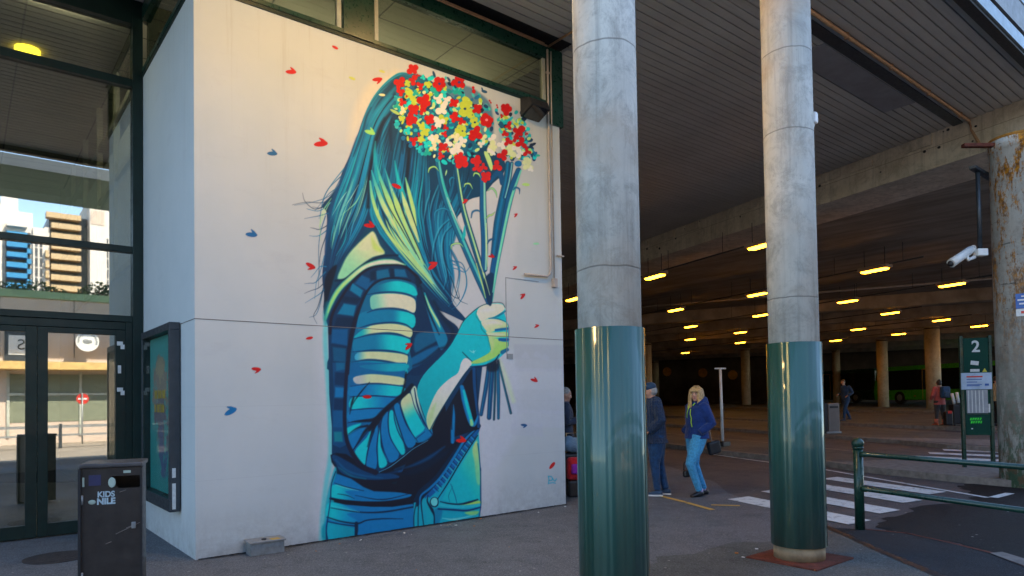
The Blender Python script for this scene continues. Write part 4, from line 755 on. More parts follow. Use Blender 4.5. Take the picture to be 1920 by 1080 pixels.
# ---------------- glass facade ----------------
gf=empty('glass_facade',(-1.2,W,0),0,'dark green framed glass shopfront left of the white wall block','glass facade')
y=W
mb=MB();mb.box(-.12,-.003,y-.06,y+.12,0,6.9);mb.box(-.20,-.12,y-.03,y+.09,0,2.60)
for x0 in (-2.36,-4.66,-6.96):
    mb.box(x0-.06,x0+.06,y-.045,y+.10,0,6.9)
for xa,xb in ((-2.30,-.12),(-4.60,-2.42),(-6.90,-4.72)):
    xe=xb-.08 if xb==-.12 else xb
    mb.box(xa,xb,y-.04,y+.09,2.60,2.68);mb.box(xa,xe,y-.02,y+.08,2.50,2.597);mb.box(xa,xb,y-.035,y+.09,3.49,3.57);mb.box(xa,xb,y-.035,y+.09,5.63,5.73);mb.box(xa,xb,y-.06,y+.10,6.44,6.9)
part(mb,'frame',M['darkgreen'],gf,bevel=.004)
for k,(xa,xb) in enumerate(((-2.30,-.12),(-4.60,-2.42),(-6.90,-4.72))):
    for a,b in ((2.68,3.49),(3.57,5.63),(5.73,6.44)):
        mb=MB();mb.box(xa,xb,y+.02,y+.026,a,b);part(mb,'pane',M['glass'],gf)
    xe=xb-.08 if k==0 else xb;xm=-1.115 if k==0 else (xa+xe)/2
    for p,q in ((xa,xm-.004),(xm+.004,xe)):
        s=.10;d=MB();d.box(p,p+s,y-.03,y+.05,.02,2.495);d.box(q-s-.01,q,y-.03,y+.05,.02,2.495);d.box(p+s,q-s-.01,y-.03,y+.05,.02,.17);d.box(p+s,q-s-.01,y-.03,y+.05,2.43,2.495)
        dd=part(d,'door',M['darkgreen'],gf,bevel=.004)
        g2=MB();g2.box(p+s,q-s-.01,y+.008,y+.014,.17,2.43);g2.build('door_pane',M['glass'],dd)
        if k==0 and p>xm:
            for zz in (2.30,1.72):h=MB();h.box(q-.095,q-.03,y-.036,y-.031,zz,zz+.05);h.box(q-.055,q-.012,y-.037,y-.0305,zz-.045,zz+.012);h.build('sticker',M['sticker'],dd)
            h=MB();h.box(q-.085,q-.05,y-.034,y-.031,1.95,2.05);h.build('sticker',M['sticker'],dd)
# interior of the hall behind the glass
ih=empty('hall_interior',(-3,7,0),0,'dim interior seen through the glass shopfront','interior')
mb=MB();mb.box(-9,0,W+.2,12,-.02,.012);part(mb,'floor',M['infloor'],ih)
mb=MB();mb.box(-9,L-.05,W+.13,12,6.56,6.66);mb.box(.09,L-.1,.12,W+.13,6.56,6.66);part(mb,'ceiling',M['tiles'],ih)
mb=MB();mb.box(-.004,.0,W+.13,12,0,3.45);mb.box(-9,L,12,12.2,0,6.9);mb.box(-9.2,-9,W+.1,12.2,0,6.9);part(mb,'wall',M['inwall'],ih)
mb=MB()
for yy in (2.75,4.3,5.9,7.6,9.4,11.3):mb.box(-.05,.03,yy,yy+.1,3.45,6.56)
for zz in (3.45,4.9,5.8):mb.box(-.045,.025,W+.13,12,zz,zz+.08)
part(mb,'window_frame',M['interframe'],ih)
for p,rr in (((-1.11,4.28),.15),):
    mb=MB();mb.cyl(p[0],p[1],6.50,6.565,rr,28);part(mb,'round_lamp',M['roundlamp'],ih)
for xx in (1.3,2.6,4.0):mb=MB();mb.box(xx-.5,xx+.5,1.35,1.45,5.9,5.98);part(mb,'ceiling_fill_lamp',M['infill_lamp'],ih)  # hidden uplights added to brighten the clerestory ceiling
for xx in (-.9,-2.1):mb=MB();mb.box(xx-.45,xx+.45,W+.13,W+.20,6.50,6.555);part(mb,'interior_fill_lamp',M['infill_lamp2'],ih)  # strips added out of sight behind the header to brighten the interior
# poster case on the side face
pc=empty('poster_case',(-.06,1.1,1.4),0,'dark metal poster case hanging on the bluish side of the wall block','poster case')
ya,yb,za,zb=.55,1.98,.42,2.42
mb=MB();mb.box(-.115,-.01,ya,yb,za,za+.13);mb.box(-.115,-.01,ya,yb,zb-.08,zb);mb.box(-.115,-.01,ya,ya+.06,za+.13,zb-.08);mb.box(-.115,-.01,yb-.06,yb,za+.13,zb-.08);mb.box(-.02,.0,ya+.06,yb-.06,za+.13,zb-.08);part(mb,'frame',M['darkmetal'],pc,bevel=.006)
def poster():
    n=NT('teal_poster');sep=n.n('ShaderNodeSeparateXYZ');g=n.n('ShaderNodeNewGeometry');n.l(g.outputs['Position'],sep.inputs[0])
    c=n.mix(n.ramp(n.math('MULTIPLY',sep.outputs[2],.4),[(.2,0),(.9,1)]),(.03,.30,.34),(.10,.40,.42))
    y=n.math('ADD',n.math('SUBTRACT',sep.outputs[1],1.3),n.math('MULTIPLY',n.math('SUBTRACT',n.noise(2.2,3,.6),.5),.9));z=sep.outputs[2]
    def blob(zc,zr,yr,col,c,sc=6,th=.5):
        d=n.math('ADD',n.math('POWER',n.math('DIVIDE',y,yr),2),n.math('POWER',n.math('DIVIDE',n.math('SUBTRACT',z,zc),zr),2))
        m=n.ramp(n.math('ADD',d,n.math('MULTIPLY',n.math('SUBTRACT',n.noise(sc,5,.75),.5),4.5)),[(.8,1),(1.0,0)]);return n.mix(m,c,col)
    c=blob(1.78,.34,.42,(.32,.24,.24),c);c=blob(1.95,.15,.25,(.45,.33,.25),c,9);c=blob(1.35,.35,.3,(.16,.14,.22),c,8);c=blob(1.0,.3,.18,(.10,.12,.28),c,9)
    n.set(col=c,rough=.5);return n.m
mb=MB();mb.box(-.03,-.022,ya+.07,yb-.07,za+.14,zb-.09);pp=part(mb,'poster',poster(),pc)
mb=MB()
for k,(zz,ws) in enumerate(((1.62,(.16,.2,.15)),(1.46,(.12,.17,.2)))):
    mb=MB();yy=1.66
    for w in ws:
        for c in range(int(w/.045)):mb.box(-.0335,-.031,yy-.036,yy,zz,zz+.085 if c%2 else zz+.1);yy-=.048
        yy-=.03
    mb.build('poster_lettering',M['yellow'],pp);mb=MB()
mb=MB();mb.box(-.108,-.104,ya+.06,yb-.06,za+.13,zb-.08);part(mb,'pane',M['glassclear'],pc)
mb=MB();mb.box(-.09,-.055,ya-.0035,ya-.0005,za+.03,za+.30);mb.box(-.09,-.055,ya-.0035,ya-.0005,za+.36,za+.46);part(mb,'sticker',M['sticker'],pc)
# floodlight, conduits, foot box
fl=empty('floodlight',(4.47,-.1,5.66),0,'dark wedge shaped floodlight at the top of the mural wall','floodlight')
mb=MB();a,b=4.29,4.64
mb.add([(a,-.0,5.80),(b,0,5.80),(b,0,5.52),(a,0,5.52),(a,-.20,5.74),(b,-.20,5.74),(b,-.26,5.62),(a,-.26,5.62)],[(0,1,5,4),(4,5,6,7),(7,6,2,3),(0,4,7,3),(1,2,6,5),(0,3,2,1)]);part(mb,'housing',M['black'],fl,bevel=.01)
mb=MB();mb.add([(a+.03,-.248,5.612),(b-.03,-.248,5.612),(b-.03,-.02,5.524),(a+.03,-.02,5.524)],[(0,1,2,3)]);part(mb,'lens',M['glassdark'],fl)
pi=empty('wall_conduit',(4.8,-.04,3),0,'pair of thin conduits running down the right edge of the mural wall','conduit')
mb=MB();mb.tube([(4.79,-.04,6.62),(4.79,-.04,6.3),(4.79,-.035,3.42),(4.77,-.035,3.34),(4.72,-.035,3.30),(4.29,-.035,3.29)],.016,8);part(mb,'pipe',M['pipegrey'],pi)
mb=MB();mb.tube([(4.87,-.03,6.62),(4.86,-.03,6.3),(4.86,-.03,3.28)],.011,8);part(mb,'pipe',M['pipegrey'],pi)
for c_,s_ in (((4.86,-.035,3.22),(.07,.06,.13)),((4.79,-.04,6.28),(.06,.03,.03)),((4.99,-.03,3.63),(.14,.02,.02))):mb=MB();mb.rbox(c_,s_,bev=.004);part(mb,'clip_box',M['pipegrey'],pi)
mb=MB();mb.tube([(2.1,-.05,6.665),(4.78,-.05,6.665)],.014,8);mb.tube([(4.8,-.05,6.665),(4.8,-3.9,6.665)],.016,8);mb.tube([(2.1,-.08,6.67),(4.7,-.08,6.67)],.008,6)
mb.build('soffit_pipe',M['pipe'],label='thin brown pipes along the soffit above the window band',cat='pipe')
bx=empty('bait_box',(.63,-.22,0),R(-4),'small grey metal box with a yellow sticker at the foot of the mural wall','metal box')
mb=MB();mb.rbox((0,.08,.065),(.34,.20,.13),bev=.008);mb.build('body',M['box'],bx)
mb=MB();mb.rbox((0,.08,.137),(.37,.23,.018),bev=.005);mb.build('lid',M['greymetal'],bx)
mb=MB();mb.box(.04,.13,-.02,.07,.1465,.1485);mb.build('sticker',M['yellow'],bx)
mb=MB();mb.cyl(-.02,.05,.1465,.156,.025,14);mb.build('lock',M['black'],bx)
# ---------------- canopy: soffit, fascia, beam ----------------
XL=-3.4
beamx=lambda y:12.75+.262*(y+3.76)
cn=empty('station_canopy',(4,-2,6.7),0,'dark ribbed canopy ceiling with a pale metal edge over the pavement','canopy')
mb=MB();p=.145;k=0;yy=-4.16
while yy<16:
    a,b=yy,yy+p-.022;x0=-14 if yy<W-.2 else L+.06
    if W-.2>yy>-.25:segs=[(XL,-.02),(L+.1,None)]
    elif yy>=W-.2:segs=[(L+.06,None)]
    else:segs=[(XL,None)]
    for xa,xb in segs:
        xe=(beamx(a) if xb is None else xb)
        mb.box(xa,xe,a,b,6.70,6.745)
    yy+=p
part(mb,'soffit_planks',M['plank'],cn)
mb=MB();mb.box(XL,14.5,-4.16,W,6.75,6.80);mb.box(L,20,W,18,6.75,6.80);part(mb,'backing',M['black'],cn)
for i,(x,y) in enumerate(((.75,-1.95),(2.7,-2.0))):
    so_=empty('soffit_fill_lamp',(x,y,6.69),0,'round fill lamp added unseen in the canopy ceiling, '+('nearest the corner of the mural wall','farther along the mural wall')[i],'ceiling lamp')  # out of view, added to warm the top of the mural wall
    mb=MB();mb.cyl(0,0,-.035,.0,.19,32);mb.build('lit_disc',M['soffitfill'],so_);mb=MB();mb.loft([[(math.cos(t)*q,math.sin(t)*q,z) for t in np.linspace(0,2*PI,33)[:-1]] for z,q in ((-.04,.195),(-.04,.215),(.0,.215))],0,False);mb.build('rim',M['white'],so_)
mb=MB();mb.box(5,beamx(-2.5),-2.74,-2.56,6.682,6.699);part(mb,'flat_panel',M['darkmetal'],cn)
mb=MB();mb.box(8.0,11.3,-2.53,-2.02,6.684,6.699);part(mb,'access_panel',simple('grey_soffit_panel',(.22,.22,.24),.5,0,.2,2,obj=False),cn)
mb=MB();mb.tube([(4.9,-2.86,6.66),(12.95,-2.86,6.66),(13.0,-2.88,6.5),(12.9,-3.05,6.1),(12.8,-3.2,6.02)],.028,10);[mb.cyl(x,-2.86,6.62,6.70,.034,10) for x in (6.5,8,9.5,11,12.5)];part(mb,'conduit',M['pipe'],cn)
mb=MB();mb.box(XL,90,-4.30,-4.165,6.60,6.76);part(mb,'edge_trim',M['black'],cn)
mb=MB();mb.box(XL,90,-4.335,-4.305,6.64,6.83);part(mb,'bright_trim',M['fascia'],cn)
for k in range(30):
    mb=MB();mb.box(XL+k*2.4,XL+k*2.4+2.385,-4.34,-4.30,6.90,7.30);part(mb,'fascia_panel',M['fascia_stain'] if k%3!=1 else M['fascia'],cn)
mb=MB();mb.box(XL,90,-4.32,-4.28,7.38,7.9);part(mb,'upper_fascia',M['fascia'],cn)
mb=MB();mb.box(XL,90,-4.29,75,6.98,7.88);part(mb,'roof_slab',M['slab'],cn)  # unseen roof above the soffit, spread wide to block the sun
bm_=empty('concrete_beam',(12.75,-3.9,6),0,'long stained concrete beam crossing above the rusty column','concrete beam')
mb=MB();ys=[-4.1,34];
mb.add([(beamx(y)+dx,y,z) for y in ys for dx,z in ((0,6.0),(1.55,6.0),(1.55,6.97),(0,6.97))],[(3,2,1,0),(4,5,6,7),(0,1,5,4),(1,2,6,5),(2,3,7,6),(3,0,4,7)]);part(mb,'beam_body',M['beam'],bm_)
mb=MB();rg=random.Random(5)
for i in range(9):
    yy=-2.2+i*1.15+rg.uniform(-.2,.2);hh=rg.uniform(.05,.10);ww=rg.uniform(.25,.6);x=beamx(yy)
    mb.add([(x-.05,yy,6.56-hh),(x+.02,yy,6.56-hh),(x+.02+.262*ww,yy+ww,6.56-hh),(x-.05+.262*ww,yy+ww,6.56-hh),(x-.05,yy,6.58+hh),(x+.02,yy,6.58+hh),(x+.02+.262*ww,yy+ww,6.58+hh),(x-.05+.262*ww,yy+ww,6.58+hh)],[(3,2,1,0),(4,5,6,7),(0,1,5,4),(1,2,6,5),(2,3,7,6),(3,0,4,7)])
part(mb,'broken_ledge',M['beam'],bm_)
mb=MB()
for i in range(26):
    yy=-3.0+rg.uniform(0,11);x=beamx(yy)-.004;zz=rg.uniform(6.25,6.66);r=rg.uniform(.015,.05);mb.ell((x,yy,zz),(.008,r,r*.8),n=8,m=4)
part(mb,'chipped_spots',M['black'],bm_)
# bus hall roof
hr=empty('bus_hall_roof',(30,8,5.9),0,'dark concrete ceiling with cross beams over the bus hall','bus hall roof')
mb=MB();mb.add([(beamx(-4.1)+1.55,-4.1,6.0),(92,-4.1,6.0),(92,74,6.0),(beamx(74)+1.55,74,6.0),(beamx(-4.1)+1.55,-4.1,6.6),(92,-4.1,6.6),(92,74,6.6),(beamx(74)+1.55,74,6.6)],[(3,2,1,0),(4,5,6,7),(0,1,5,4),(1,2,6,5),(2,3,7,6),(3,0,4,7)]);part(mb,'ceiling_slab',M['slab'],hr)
for k in range(8):
    x=31.5+k*6.4;mb=MB();ya,yb=-4.0,60;dx=-.40
    vs=[(x+dx*(q-5)+o,q,z) for q in (ya,yb) for o,z in ((-.35,5.45),(.35,5.45),(.35,6.0),(-.35,6.0))]
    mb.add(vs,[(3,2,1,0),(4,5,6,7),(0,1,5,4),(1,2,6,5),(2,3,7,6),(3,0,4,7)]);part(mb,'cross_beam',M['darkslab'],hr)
mb=MB();p1=at_z(1150,580,5.8);p2=at_z(1872,521,5.8);mb.tube([p1,p2],.04,8);part(mb,'ceiling_pipe',M['pipegrey'],hr)
bw=empty('back_wall',(70,20,0),0,'dark graffitied wall at the back of the bus hall','wall')
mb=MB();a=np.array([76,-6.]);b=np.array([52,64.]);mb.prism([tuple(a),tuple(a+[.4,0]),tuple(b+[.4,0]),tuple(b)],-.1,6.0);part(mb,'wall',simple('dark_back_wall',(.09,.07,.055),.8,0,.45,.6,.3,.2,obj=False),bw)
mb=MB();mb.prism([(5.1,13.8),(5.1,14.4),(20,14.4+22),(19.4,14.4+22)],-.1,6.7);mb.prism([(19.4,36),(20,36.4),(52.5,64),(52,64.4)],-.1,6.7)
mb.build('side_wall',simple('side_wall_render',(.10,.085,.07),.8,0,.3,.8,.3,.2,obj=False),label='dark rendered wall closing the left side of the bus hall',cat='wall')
og=simple('orange_disc_colour',(.5,.20,.02),.7,0,.4,2)  # flat orange discs set on the back wall
for (px,py) in ((1251,697),(1318,699),(1374,703)):
    d=ray(px,py);# hit the wall plane
    nrm=np.array([70.,24.,0]);t=((a[0]-CX)*nrm[0]+(a[1]-CY)*nrm[1])/(d@nrm);P=CAMP+d*t;mb=MB();dirw=np.array([-24,70,0])/74.;ring=[P-np.array([.05,0.02,0])+dirw*math.cos(t2)*.5+np.array([0,0,1])*math.sin(t2)*.5 for t2 in np.linspace(0,2*PI,25)[:-1]]
    mb.add(ring,[tuple(range(24))]);part(mb,'orange_disc',og,bw)
# ---------------- lamps under the hall roof ----------------
def make_lamp():
    r=empty('hall_lamp',(0,0,0));tag(r,'lamp','ceiling lamp','yellow lamps hanging under the bus hall roof')
    mb=MB();mb.rbox((0,0,.085),(.30,1.0,.12),bev=.03);mb.build('housing',M['lamphouse'],r)
    mb=MB();mb.rbox((0,0,.016),(.21,.84,.07),bev=.03,seg=3);mb.build('lit_tube',M['tube'],r)
    for q in (-.35,.35):mb=MB();mb.tube([(0,q,.09),(0,q,.68)],.01,6);mb.build('hanger',M['black'],r)
    return r
lp=[(1228,520,'lowest lamp just right of the nearer round column'),(1430,462,'large lamp touching the left edge of the second round column'),(1267,582,'lamp above and left of the blonde woman, second row'),(1420,553,'second lamp down beside the left edge of the second round column'),(1640,508,'largest lamp right of the second round column'),
(1295,613,'lamp right above the blonde woman'),(1426,592,'third lamp down beside the left edge of the second round column'),(1589,566,'lamp below and left of the largest lamp'),(1785,535,'lamp below the security camera'),(1388,624,'lamp above the far column left of the second round column'),
(1669,588,'lamp between the two bus hall columns, upper one'),(1294,637,'small lamp just below another above the blonde woman'),(1388,643,'lower lamp of the pair above the far column'),(1609,618,'small lamp over the left far column'),(1765,601,'lamp just above the widest far column'),
(1285,662,'farthest tiny lamp above the blonde woman'),(1567,639,'farthest lamp right of the second round column'),(1685,627,'small lamp left of the widest far column'),(1836,612,'lamp directly above the bay sign'),(1075,562,'lamp in the gap between mural wall and nearer column')]
L0=make_lamp()
for i,(px,py,lb) in enumerate(lp):
    o=L0 if i==0 else copy_tree(L0);P=at_z(px,py,5.3);o.location=P;o.rotation_euler=(0,0,-R(15));o['label']='yellow '+lb
rows={}
for i,(px,py,lb) in enumerate(lp):
    P=at_z(px,py,5.3);rows.setdefault(round((P[0]-.262*P[1]-13.4)/6.05),[]).append(P)
for k,Ps in rows.items():
    Ps=sorted(Ps,key=lambda q:q[1]);P=Ps[0];y0=P[1]-1.5;y1=Ps[-1][1]+7
    f=lambda y:P[0]+.262*(y-P[1]);mb=MB();mb.tube([(f(y0),y0,5.43),(f(y1),y1,5.43)],.022,6)
    yy=y0+.6
    while yy<y1:mb.tube([(f(yy),yy,5.43),(f(yy),yy,5.99)],.008,5);yy+=2.3
    mb.build('lamp_rail',M['black'],label='thin dark cable rail carrying the row of lamps '+{0:'nearest the concrete beam',1:'second from the beam',2:'third from the beam',3:'fourth from the beam',4:'fifth from the beam',5:'sixth from the beam'}.get(k,'farthest back'),cat='cable rail',group='cable rails under the hall roof')
# ---------------- near columns ----------------
def near_col(x,y,lab,plate,z0):
    r=empty('round_column',(x,y,0),0,lab,'column','round concrete columns with green sleeves')
    mb=MB();mb.cyl(0,0,0,6.75,.225,64);mb.build('shaft',M['column'],r)
    mb=MB();mb.loft([[(math.cos(t)*q,math.sin(t)*q,z) for t in np.linspace(0,2*PI,73)[:-1]] for z,q in ((z0,.240),(z0,.247),(2.035,.247),(2.035,.240))],0,False,True);s=mb.build('sleeve',M['sleeve'],r)
    for a in (R(-72),R(108)):
        mb=MB();c,d=math.cos(a),math.sin(a);mb.box(.2465,.2485,-.003,.003,z0,2.035);o=mb.build('seam',M['darkgreen'],s);o.rotation_euler=(0,0,a)
    if plate:
        mb=MB();mb.box(-.345,.345,-.345,.345,.004,.022);mb.build('base_plate',M['rust'],r)
        mb=MB();mb.cyl(0,0,.022,z0+.01,.2275,64);mb.build('grout_ring',simple('rusty_grout',(.34,.24,.14),.8,0,.35,6,.3,.3),r)
    return r
near_col(1.785,-3.93,'nearer round concrete column with green metal sleeve in front of the man in a cap',False,.10)
near_col(4.33,-3.93,'round concrete column with green sleeve standing on a rusty square plate',True,.145)
rc=empty('rusty_column',(11.70,-3.93,0),0,'rust streaked pale column at the right edge behind the bay sign','column')
mb=MB();mb.loft([[(math.cos(t)*q,math.sin(t)*q,z) for t in np.linspace(0,2*PI,65)[:-1]] for z,q in ((0,.42),(5.5,.42),(5.5,.435),(5.66,.435),(5.68,.40))],0,True,True);mb.build('shaft',M['column_rusty'],rc)
mb=MB();mb.cyl(0,0,5.66,5.71,.43,48);mb.build('cap_ring',M['orust'],rc)
mb=MB();mb.rbox((-.777*.62,.629*.62,5.60),(.62,.09,.06),rot=(0,0,-YAW),bev=.006);mb.build('bracket',M['rust'],rc)
# notice on the rusty column
P=gnd(1905,905);ang=math.atan2(CY+3.93,CX-11.70)+.02
nt=empty('blue_notice',(11.70+math.cos(ang)*.425,-3.93+math.sin(ang)*.425,2.0),ang,'small blue and white notice fixed to the rusty column','notice')
mb=MB();mb.box(0,.006,-.13,.13,2.95-2,3.08-2);
mb=MB();mb.box(0,.008,-.125,.125,.86,1.10);mb.build('blue_panel',M['blue'],nt)
mb=MB();mb.box(0,.008,-.125,.125,.74,.855);mb.build('white_panel',M['sticker'],nt)
mb=MB();mb.box(.008,.010,-.05,.05,1.045,1.065);mb.box(.008,.010,-.10,.10,.985,1.01);mb.box(.008,.010,-.08,.08,.925,.95);mb.build('lettering',M['sticker'],nt)
mb=MB();mb.box(.008,.010,-.06,.0,.78,.82);mb.build('emblem',M['red'],nt)
# security camera on its pole
d=11.2;pt=at_d(1833,322,d);pb=at_d(1838,474,d)
cc=empty('security_camera',tuple(pb),0,'white security camera on a dark pole hanging from the beam','security camera')
x,y,z=pb;mb=MB();mb.tube([(x,y,z+.05),(x,y,pt[2]+.02)],.035,12);mb.box(x-.25,x+.9,y-.05,y+.05,pt[2]+.01,pt[2]+.06);part(mb,'pole',M['darkmetal'],cc)
mb=MB();mb.rbox((x,y,z-.0),(.17,.15,.12),rot=(0,0,-YAW),bev=.012);part(mb,'junction_box',M['white'],cc)
c1=at_d(1806,476,d);c0=at_d(1783,494,d-.05);c2=at_d(1821,468,d+.05);mb=MB();mb.tube([at_d(1828,482,d),at_d(1815,487,d),at_d(1812,478,d)],[.03,.03,.035],10);part(mb,'arm',M['white'],cc)
mb=MB();mb.tube([c0,(np.array(c0)*.6+np.array(c2)*.4),c2],[.075,.07,.066],14);mb.tube([c2,at_d(1824,470,d+.06)],[.085,.06],12);part(mb,'camera_housing',M['white'],cc)
mb=MB();mb.ell(np.array(c0)-np.array(ray(1783,494))*.0+np.array(c0-np.array(c1))*.02,(.05,.05,.05));part(mb,'lens',M['black'],cc)
sx=at_d(1525,222,6.55);se=empty('motion_sensor',tuple(sx),0,'small white sensor sticking out from the second round column','sensor')
mb=MB();mb.rbox((0,0,.0),(.07,.07,.11),bev=.015);mb.tube([(0,0,-.04),(-.03,.0,-.11),(-.05,0,-.14)],.016,8);mb.rbox((-.05,0,-.02),(.10,.03,.03),bev=.004);mb.build('sensor_body',M['white'],se)
# ---------------- litter bin in front ----------------
e1=at_d(152,872,5.15);e2=at_d(263,863,5.3);bang=math.atan2(e2[1]-e1[1],e2[0]-e1[0]);bw_=math.dist(e1[:2],e2[:2]);zt=1.10
lb=empty('litter_bin',(e1[0],e1[1],0),bang,'black brown litter bin with white sticker in front of the glass doors','litter bin')
D=.36
mb=MB();w=bw_;z0,z1,xs0=zt-.19,zt-.095,.20
mb.box(0,w,0,.012,.04,z0);mb.box(0,xs0,0,.012,z0,z1);mb.box(0,w,0,.012,z1,zt-.03);mb.box(0,.012,.012,D,.04,zt-.03);mb.box(w-.012,w,.012,D,.04,z0);mb.box(w-.012,w,.12,D,z0,z1);mb.box(w-.012,w,.012,D,z1,zt-.03);mb.box(.012,w-.012,D-.012,D,.04,zt-.03);mb.box(.012,w-.012,.012,D-.012,.04,.06)
mb.add([(xs0-.002,.011,z0),(xs0+.05,.011,z0),(xs0-.002,.011,z0+.06)],[(0,1,2)])
mb.build('body',M['bin'],lb)
mb=MB();mb.rbox((w/2,D/2-.005,zt-.01),(w+.03,D+.03,.035),bev=.010);mb.build('lid',simple('dusty_lid',(.075,.07,.07),.4,.2,.3,6),lb)
mb=MB();mb.box(-.018,.0,-.02,.05,.03,zt-.03);mb.box(w,w+.015,-.02,.05,.03,zt-.03);mb.box(-.01,w+.01,-.02,.03,.0,.04);mb.build('corner_post',M['black'],lb)
mb=MB();mb.cyl(w-.05,-.004,0,0,.001);mb=MB();mb.rbox((w-.045,-.006,.62),(.03,.012,.05),bev=.004);mb.build('lock',M['greymetal'],lb)
for zz_ in (.22,.80):mb=MB();mb.cyl(.008,-.008,zz_,zz_+.07,.008,10);mb.build('hinge',M['greymetal'],lb)
mb=MB();mb.box(.02,w-.02,.05,D-.03,.06,z0-.03);mb.build('liner',simple('olive_liner',(.05,.06,.02),.5),lb)
mb=MB();mb.ell((xs0+.004,-.001,(z0+z1)/2),(.026,.003,.040),n=12,m=6);mb.box(.245,.31,-.004,-.001,zt-.085,zt-.06) if 0 else None;mb.rbox((w-.09,-.003,zt-.065),(.05,.004,.02),bev=.001);mb.rbox((.015,-.003,zt-.13),(.014,.004,.07),bev=.001);mb.ell((.072,-.001,.815),(.026,.003,.018),n=10,m=5);mb.build('sticker',simple('mint_sticker',(.40,.48,.40),.5),lb)
mb=MB();mb.box(.05,.13,-.003,-.0005,zt-.16,zt-.08);mb.build('dark_sticker',simple('indigo_sticker',(.03,.03,.09),.5),lb)
Mt=Matrix.Translation((.205,-.002,.79))@Euler((PI/2,0,R(0))).to_matrix().to_4x4()
ink=simple('pale_blue_print',(.42,.52,.56),.5,0,.2,40)
t=text('KIDS',.060,ink,lb,Matrix.Translation((.165,-.002,.868))@Euler((PI/2,0,0)).to_matrix().to_4x4(),'sticker_lettering',.001,.92,bold=.002)
t=text('NILE',.064,ink,lb,Matrix.Translation((.165,-.002,.815))@Euler((PI/2,0,0)).to_matrix().to_4x4(),'sticker_lettering',.001,.95,bold=.003)
mb=MB()
for a,b in (((.23,.56),(.40,.64)),((.30,.60),(.36,.625)),((.16,.49),(.20,.505)),((.255,.88),(.30,.895))):mb.tube([(a[0],-.0008,a[1]),(b[0],-.0008,b[1])],.0022,5)
mb.build('scratch',simple('scratch_grey',(.22,.18,.16),.6),lb)
# ---------------- railing ----------------
rl=empty('green_railing',(6.13,-3.69,0),0,'dark green tubular railing with a ball topped post by the wet asphalt','railing')
px_,py_=0,0;dirr=np.array([-.30,-1.0]);dirr/=np.linalg.norm(dirr);ln_=2.6
E=dirr*ln_
mb=MB();mb.cyl(0,0,0,.93,.052,24);mb.cyl(0,0,.925,.945,.062,24);mb.ell((0,0,.985),(.066,.066,.062),n=24,m=14);mb.build('post',M['green'],rl)
mb=MB();mb.cyl(E[0],E[1],0,.93,.052,24);mb.cyl(E[0],E[1],.925,.945,.062,24);mb.ell((E[0],E[1],.985),(.066,.066,.062),n=24,m=14);mb.build('post',M['green'],rl)
for z in (.865,.475):
    mb=MB();mb.tube([(dirr[0]*.03,dirr[1]*.03,z),(dirr[0]*.10,dirr[1]*.10,z),(dirr[0]*.11,dirr[1]*.11,z),(E[0],E[1],z)],[.034,.034,.027,.027],14);mb.build('rail',M['green'],rl)
# ---------------- bay sign ----------------
A_=gnd(1809,890);B_=gnd(1863,890);A_[2]=B_[2]=.12;sa=math.atan2(B_[1]-A_[1],B_[0]-A_[0]);sw=math.dist(A_[:2],B_[:2]);zt=2.60
sg=empty('bay_sign',(A_[0],A_[1],.12),sa,'tall dark green bus bay sign with a white number 2 on two posts','bus bay sign')
for x in (0,sw):
    mb=MB();mb.rbox((x,0,zt/2-.06),(.06,.07,zt-.12),bev=.012);mb.build('post',M['green'],sg)
def pn(name,z0,z1,mat,y0=-.025,y1=.025,x0=.035,x1=None):
    mb=MB();mb.box(x0,(sw-.035) if x1 is None else x1,y0,y1,z0,z1);return mb.build(name,mat,sg)
sgm=simple('sign_green',(.006,.050,.034),.7,0,.1,4,.2);pn('number_panel',1.78,2.44,sgm);pn('lower_panel',.62,1.005,sgm);pn('timetable_back',1.01,1.48,sgm)
np_=pn('notice_board',1.475,1.785,simple('pale_blue_board',(.42,.52,.66),.4),-.05,-.027,-.03,sw-.0)
mb=MB();mb.box(.06,sw-.16,-.054,-.051,1.70,1.725);mb.build('red_line',M['red'],np_)
mb=MB();[mb.box(.06,.06+q,-.054,-.051,z,z+.014) for z,q in ((1.655,.26),(1.605,.18),(1.555,.26),(1.535,.22))];mb.rbox((sw-.09,-.053,1.56),(.07,.004,.04),bev=.001);mb.build('print',M['blue'],np_)
tt=pn('timetable',1.03,1.465,simple('grey_timetable',(.30,.31,.34),.4),-.031,-.026,.06,sw-.07)
mb=MB();[mb.box(.085+k*.062,.100+k*.062,-.034,-.031,1.04,1.455) for k in range(5)];mb.build('column_line',M['sticker'],tt)
mb=MB();mb.box(sw-.065,sw-.035,-.033,-.028,1.04,1.20);mb.build('sticker',M['sticker'],sg)
mb=MB();mb.rbox((.22,-.027,1.97),(.14,.004,.075),rot=(0,R(8),0),bev=.001);mb.rbox((.22,-.027,1.83),(.16,.004,.05),bev=.001);mb.build('sticker',M['sticker'],sg)
mb=MB();mb.add([(.345,-.028,1.80),(.43,-.028,1.80),(.39,-.028,1.87)],[(0,1,2)]);mb.build('yellow_sticker',simple('yellow_sticker',(.6,.55,.05),.5),sg)
text('2',.30,M['sticker'],sg,Matrix.Translation((sw/2+.0,-.027,2.27))@Euler((PI/2,0,0)).to_matrix().to_4x4(),'number_two',.001,1.0,bold=.006)
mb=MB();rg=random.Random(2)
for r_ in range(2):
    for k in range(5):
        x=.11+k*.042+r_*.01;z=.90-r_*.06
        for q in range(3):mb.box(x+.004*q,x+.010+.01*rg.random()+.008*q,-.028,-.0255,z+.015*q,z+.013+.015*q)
mb.build('green_print',M['glowprint'],sg)
mb=MB();mb.rbox((.14,-.027,.74),(.03,.004,.02),bev=.001);mb.build('sticker',M['sticker'],sg)
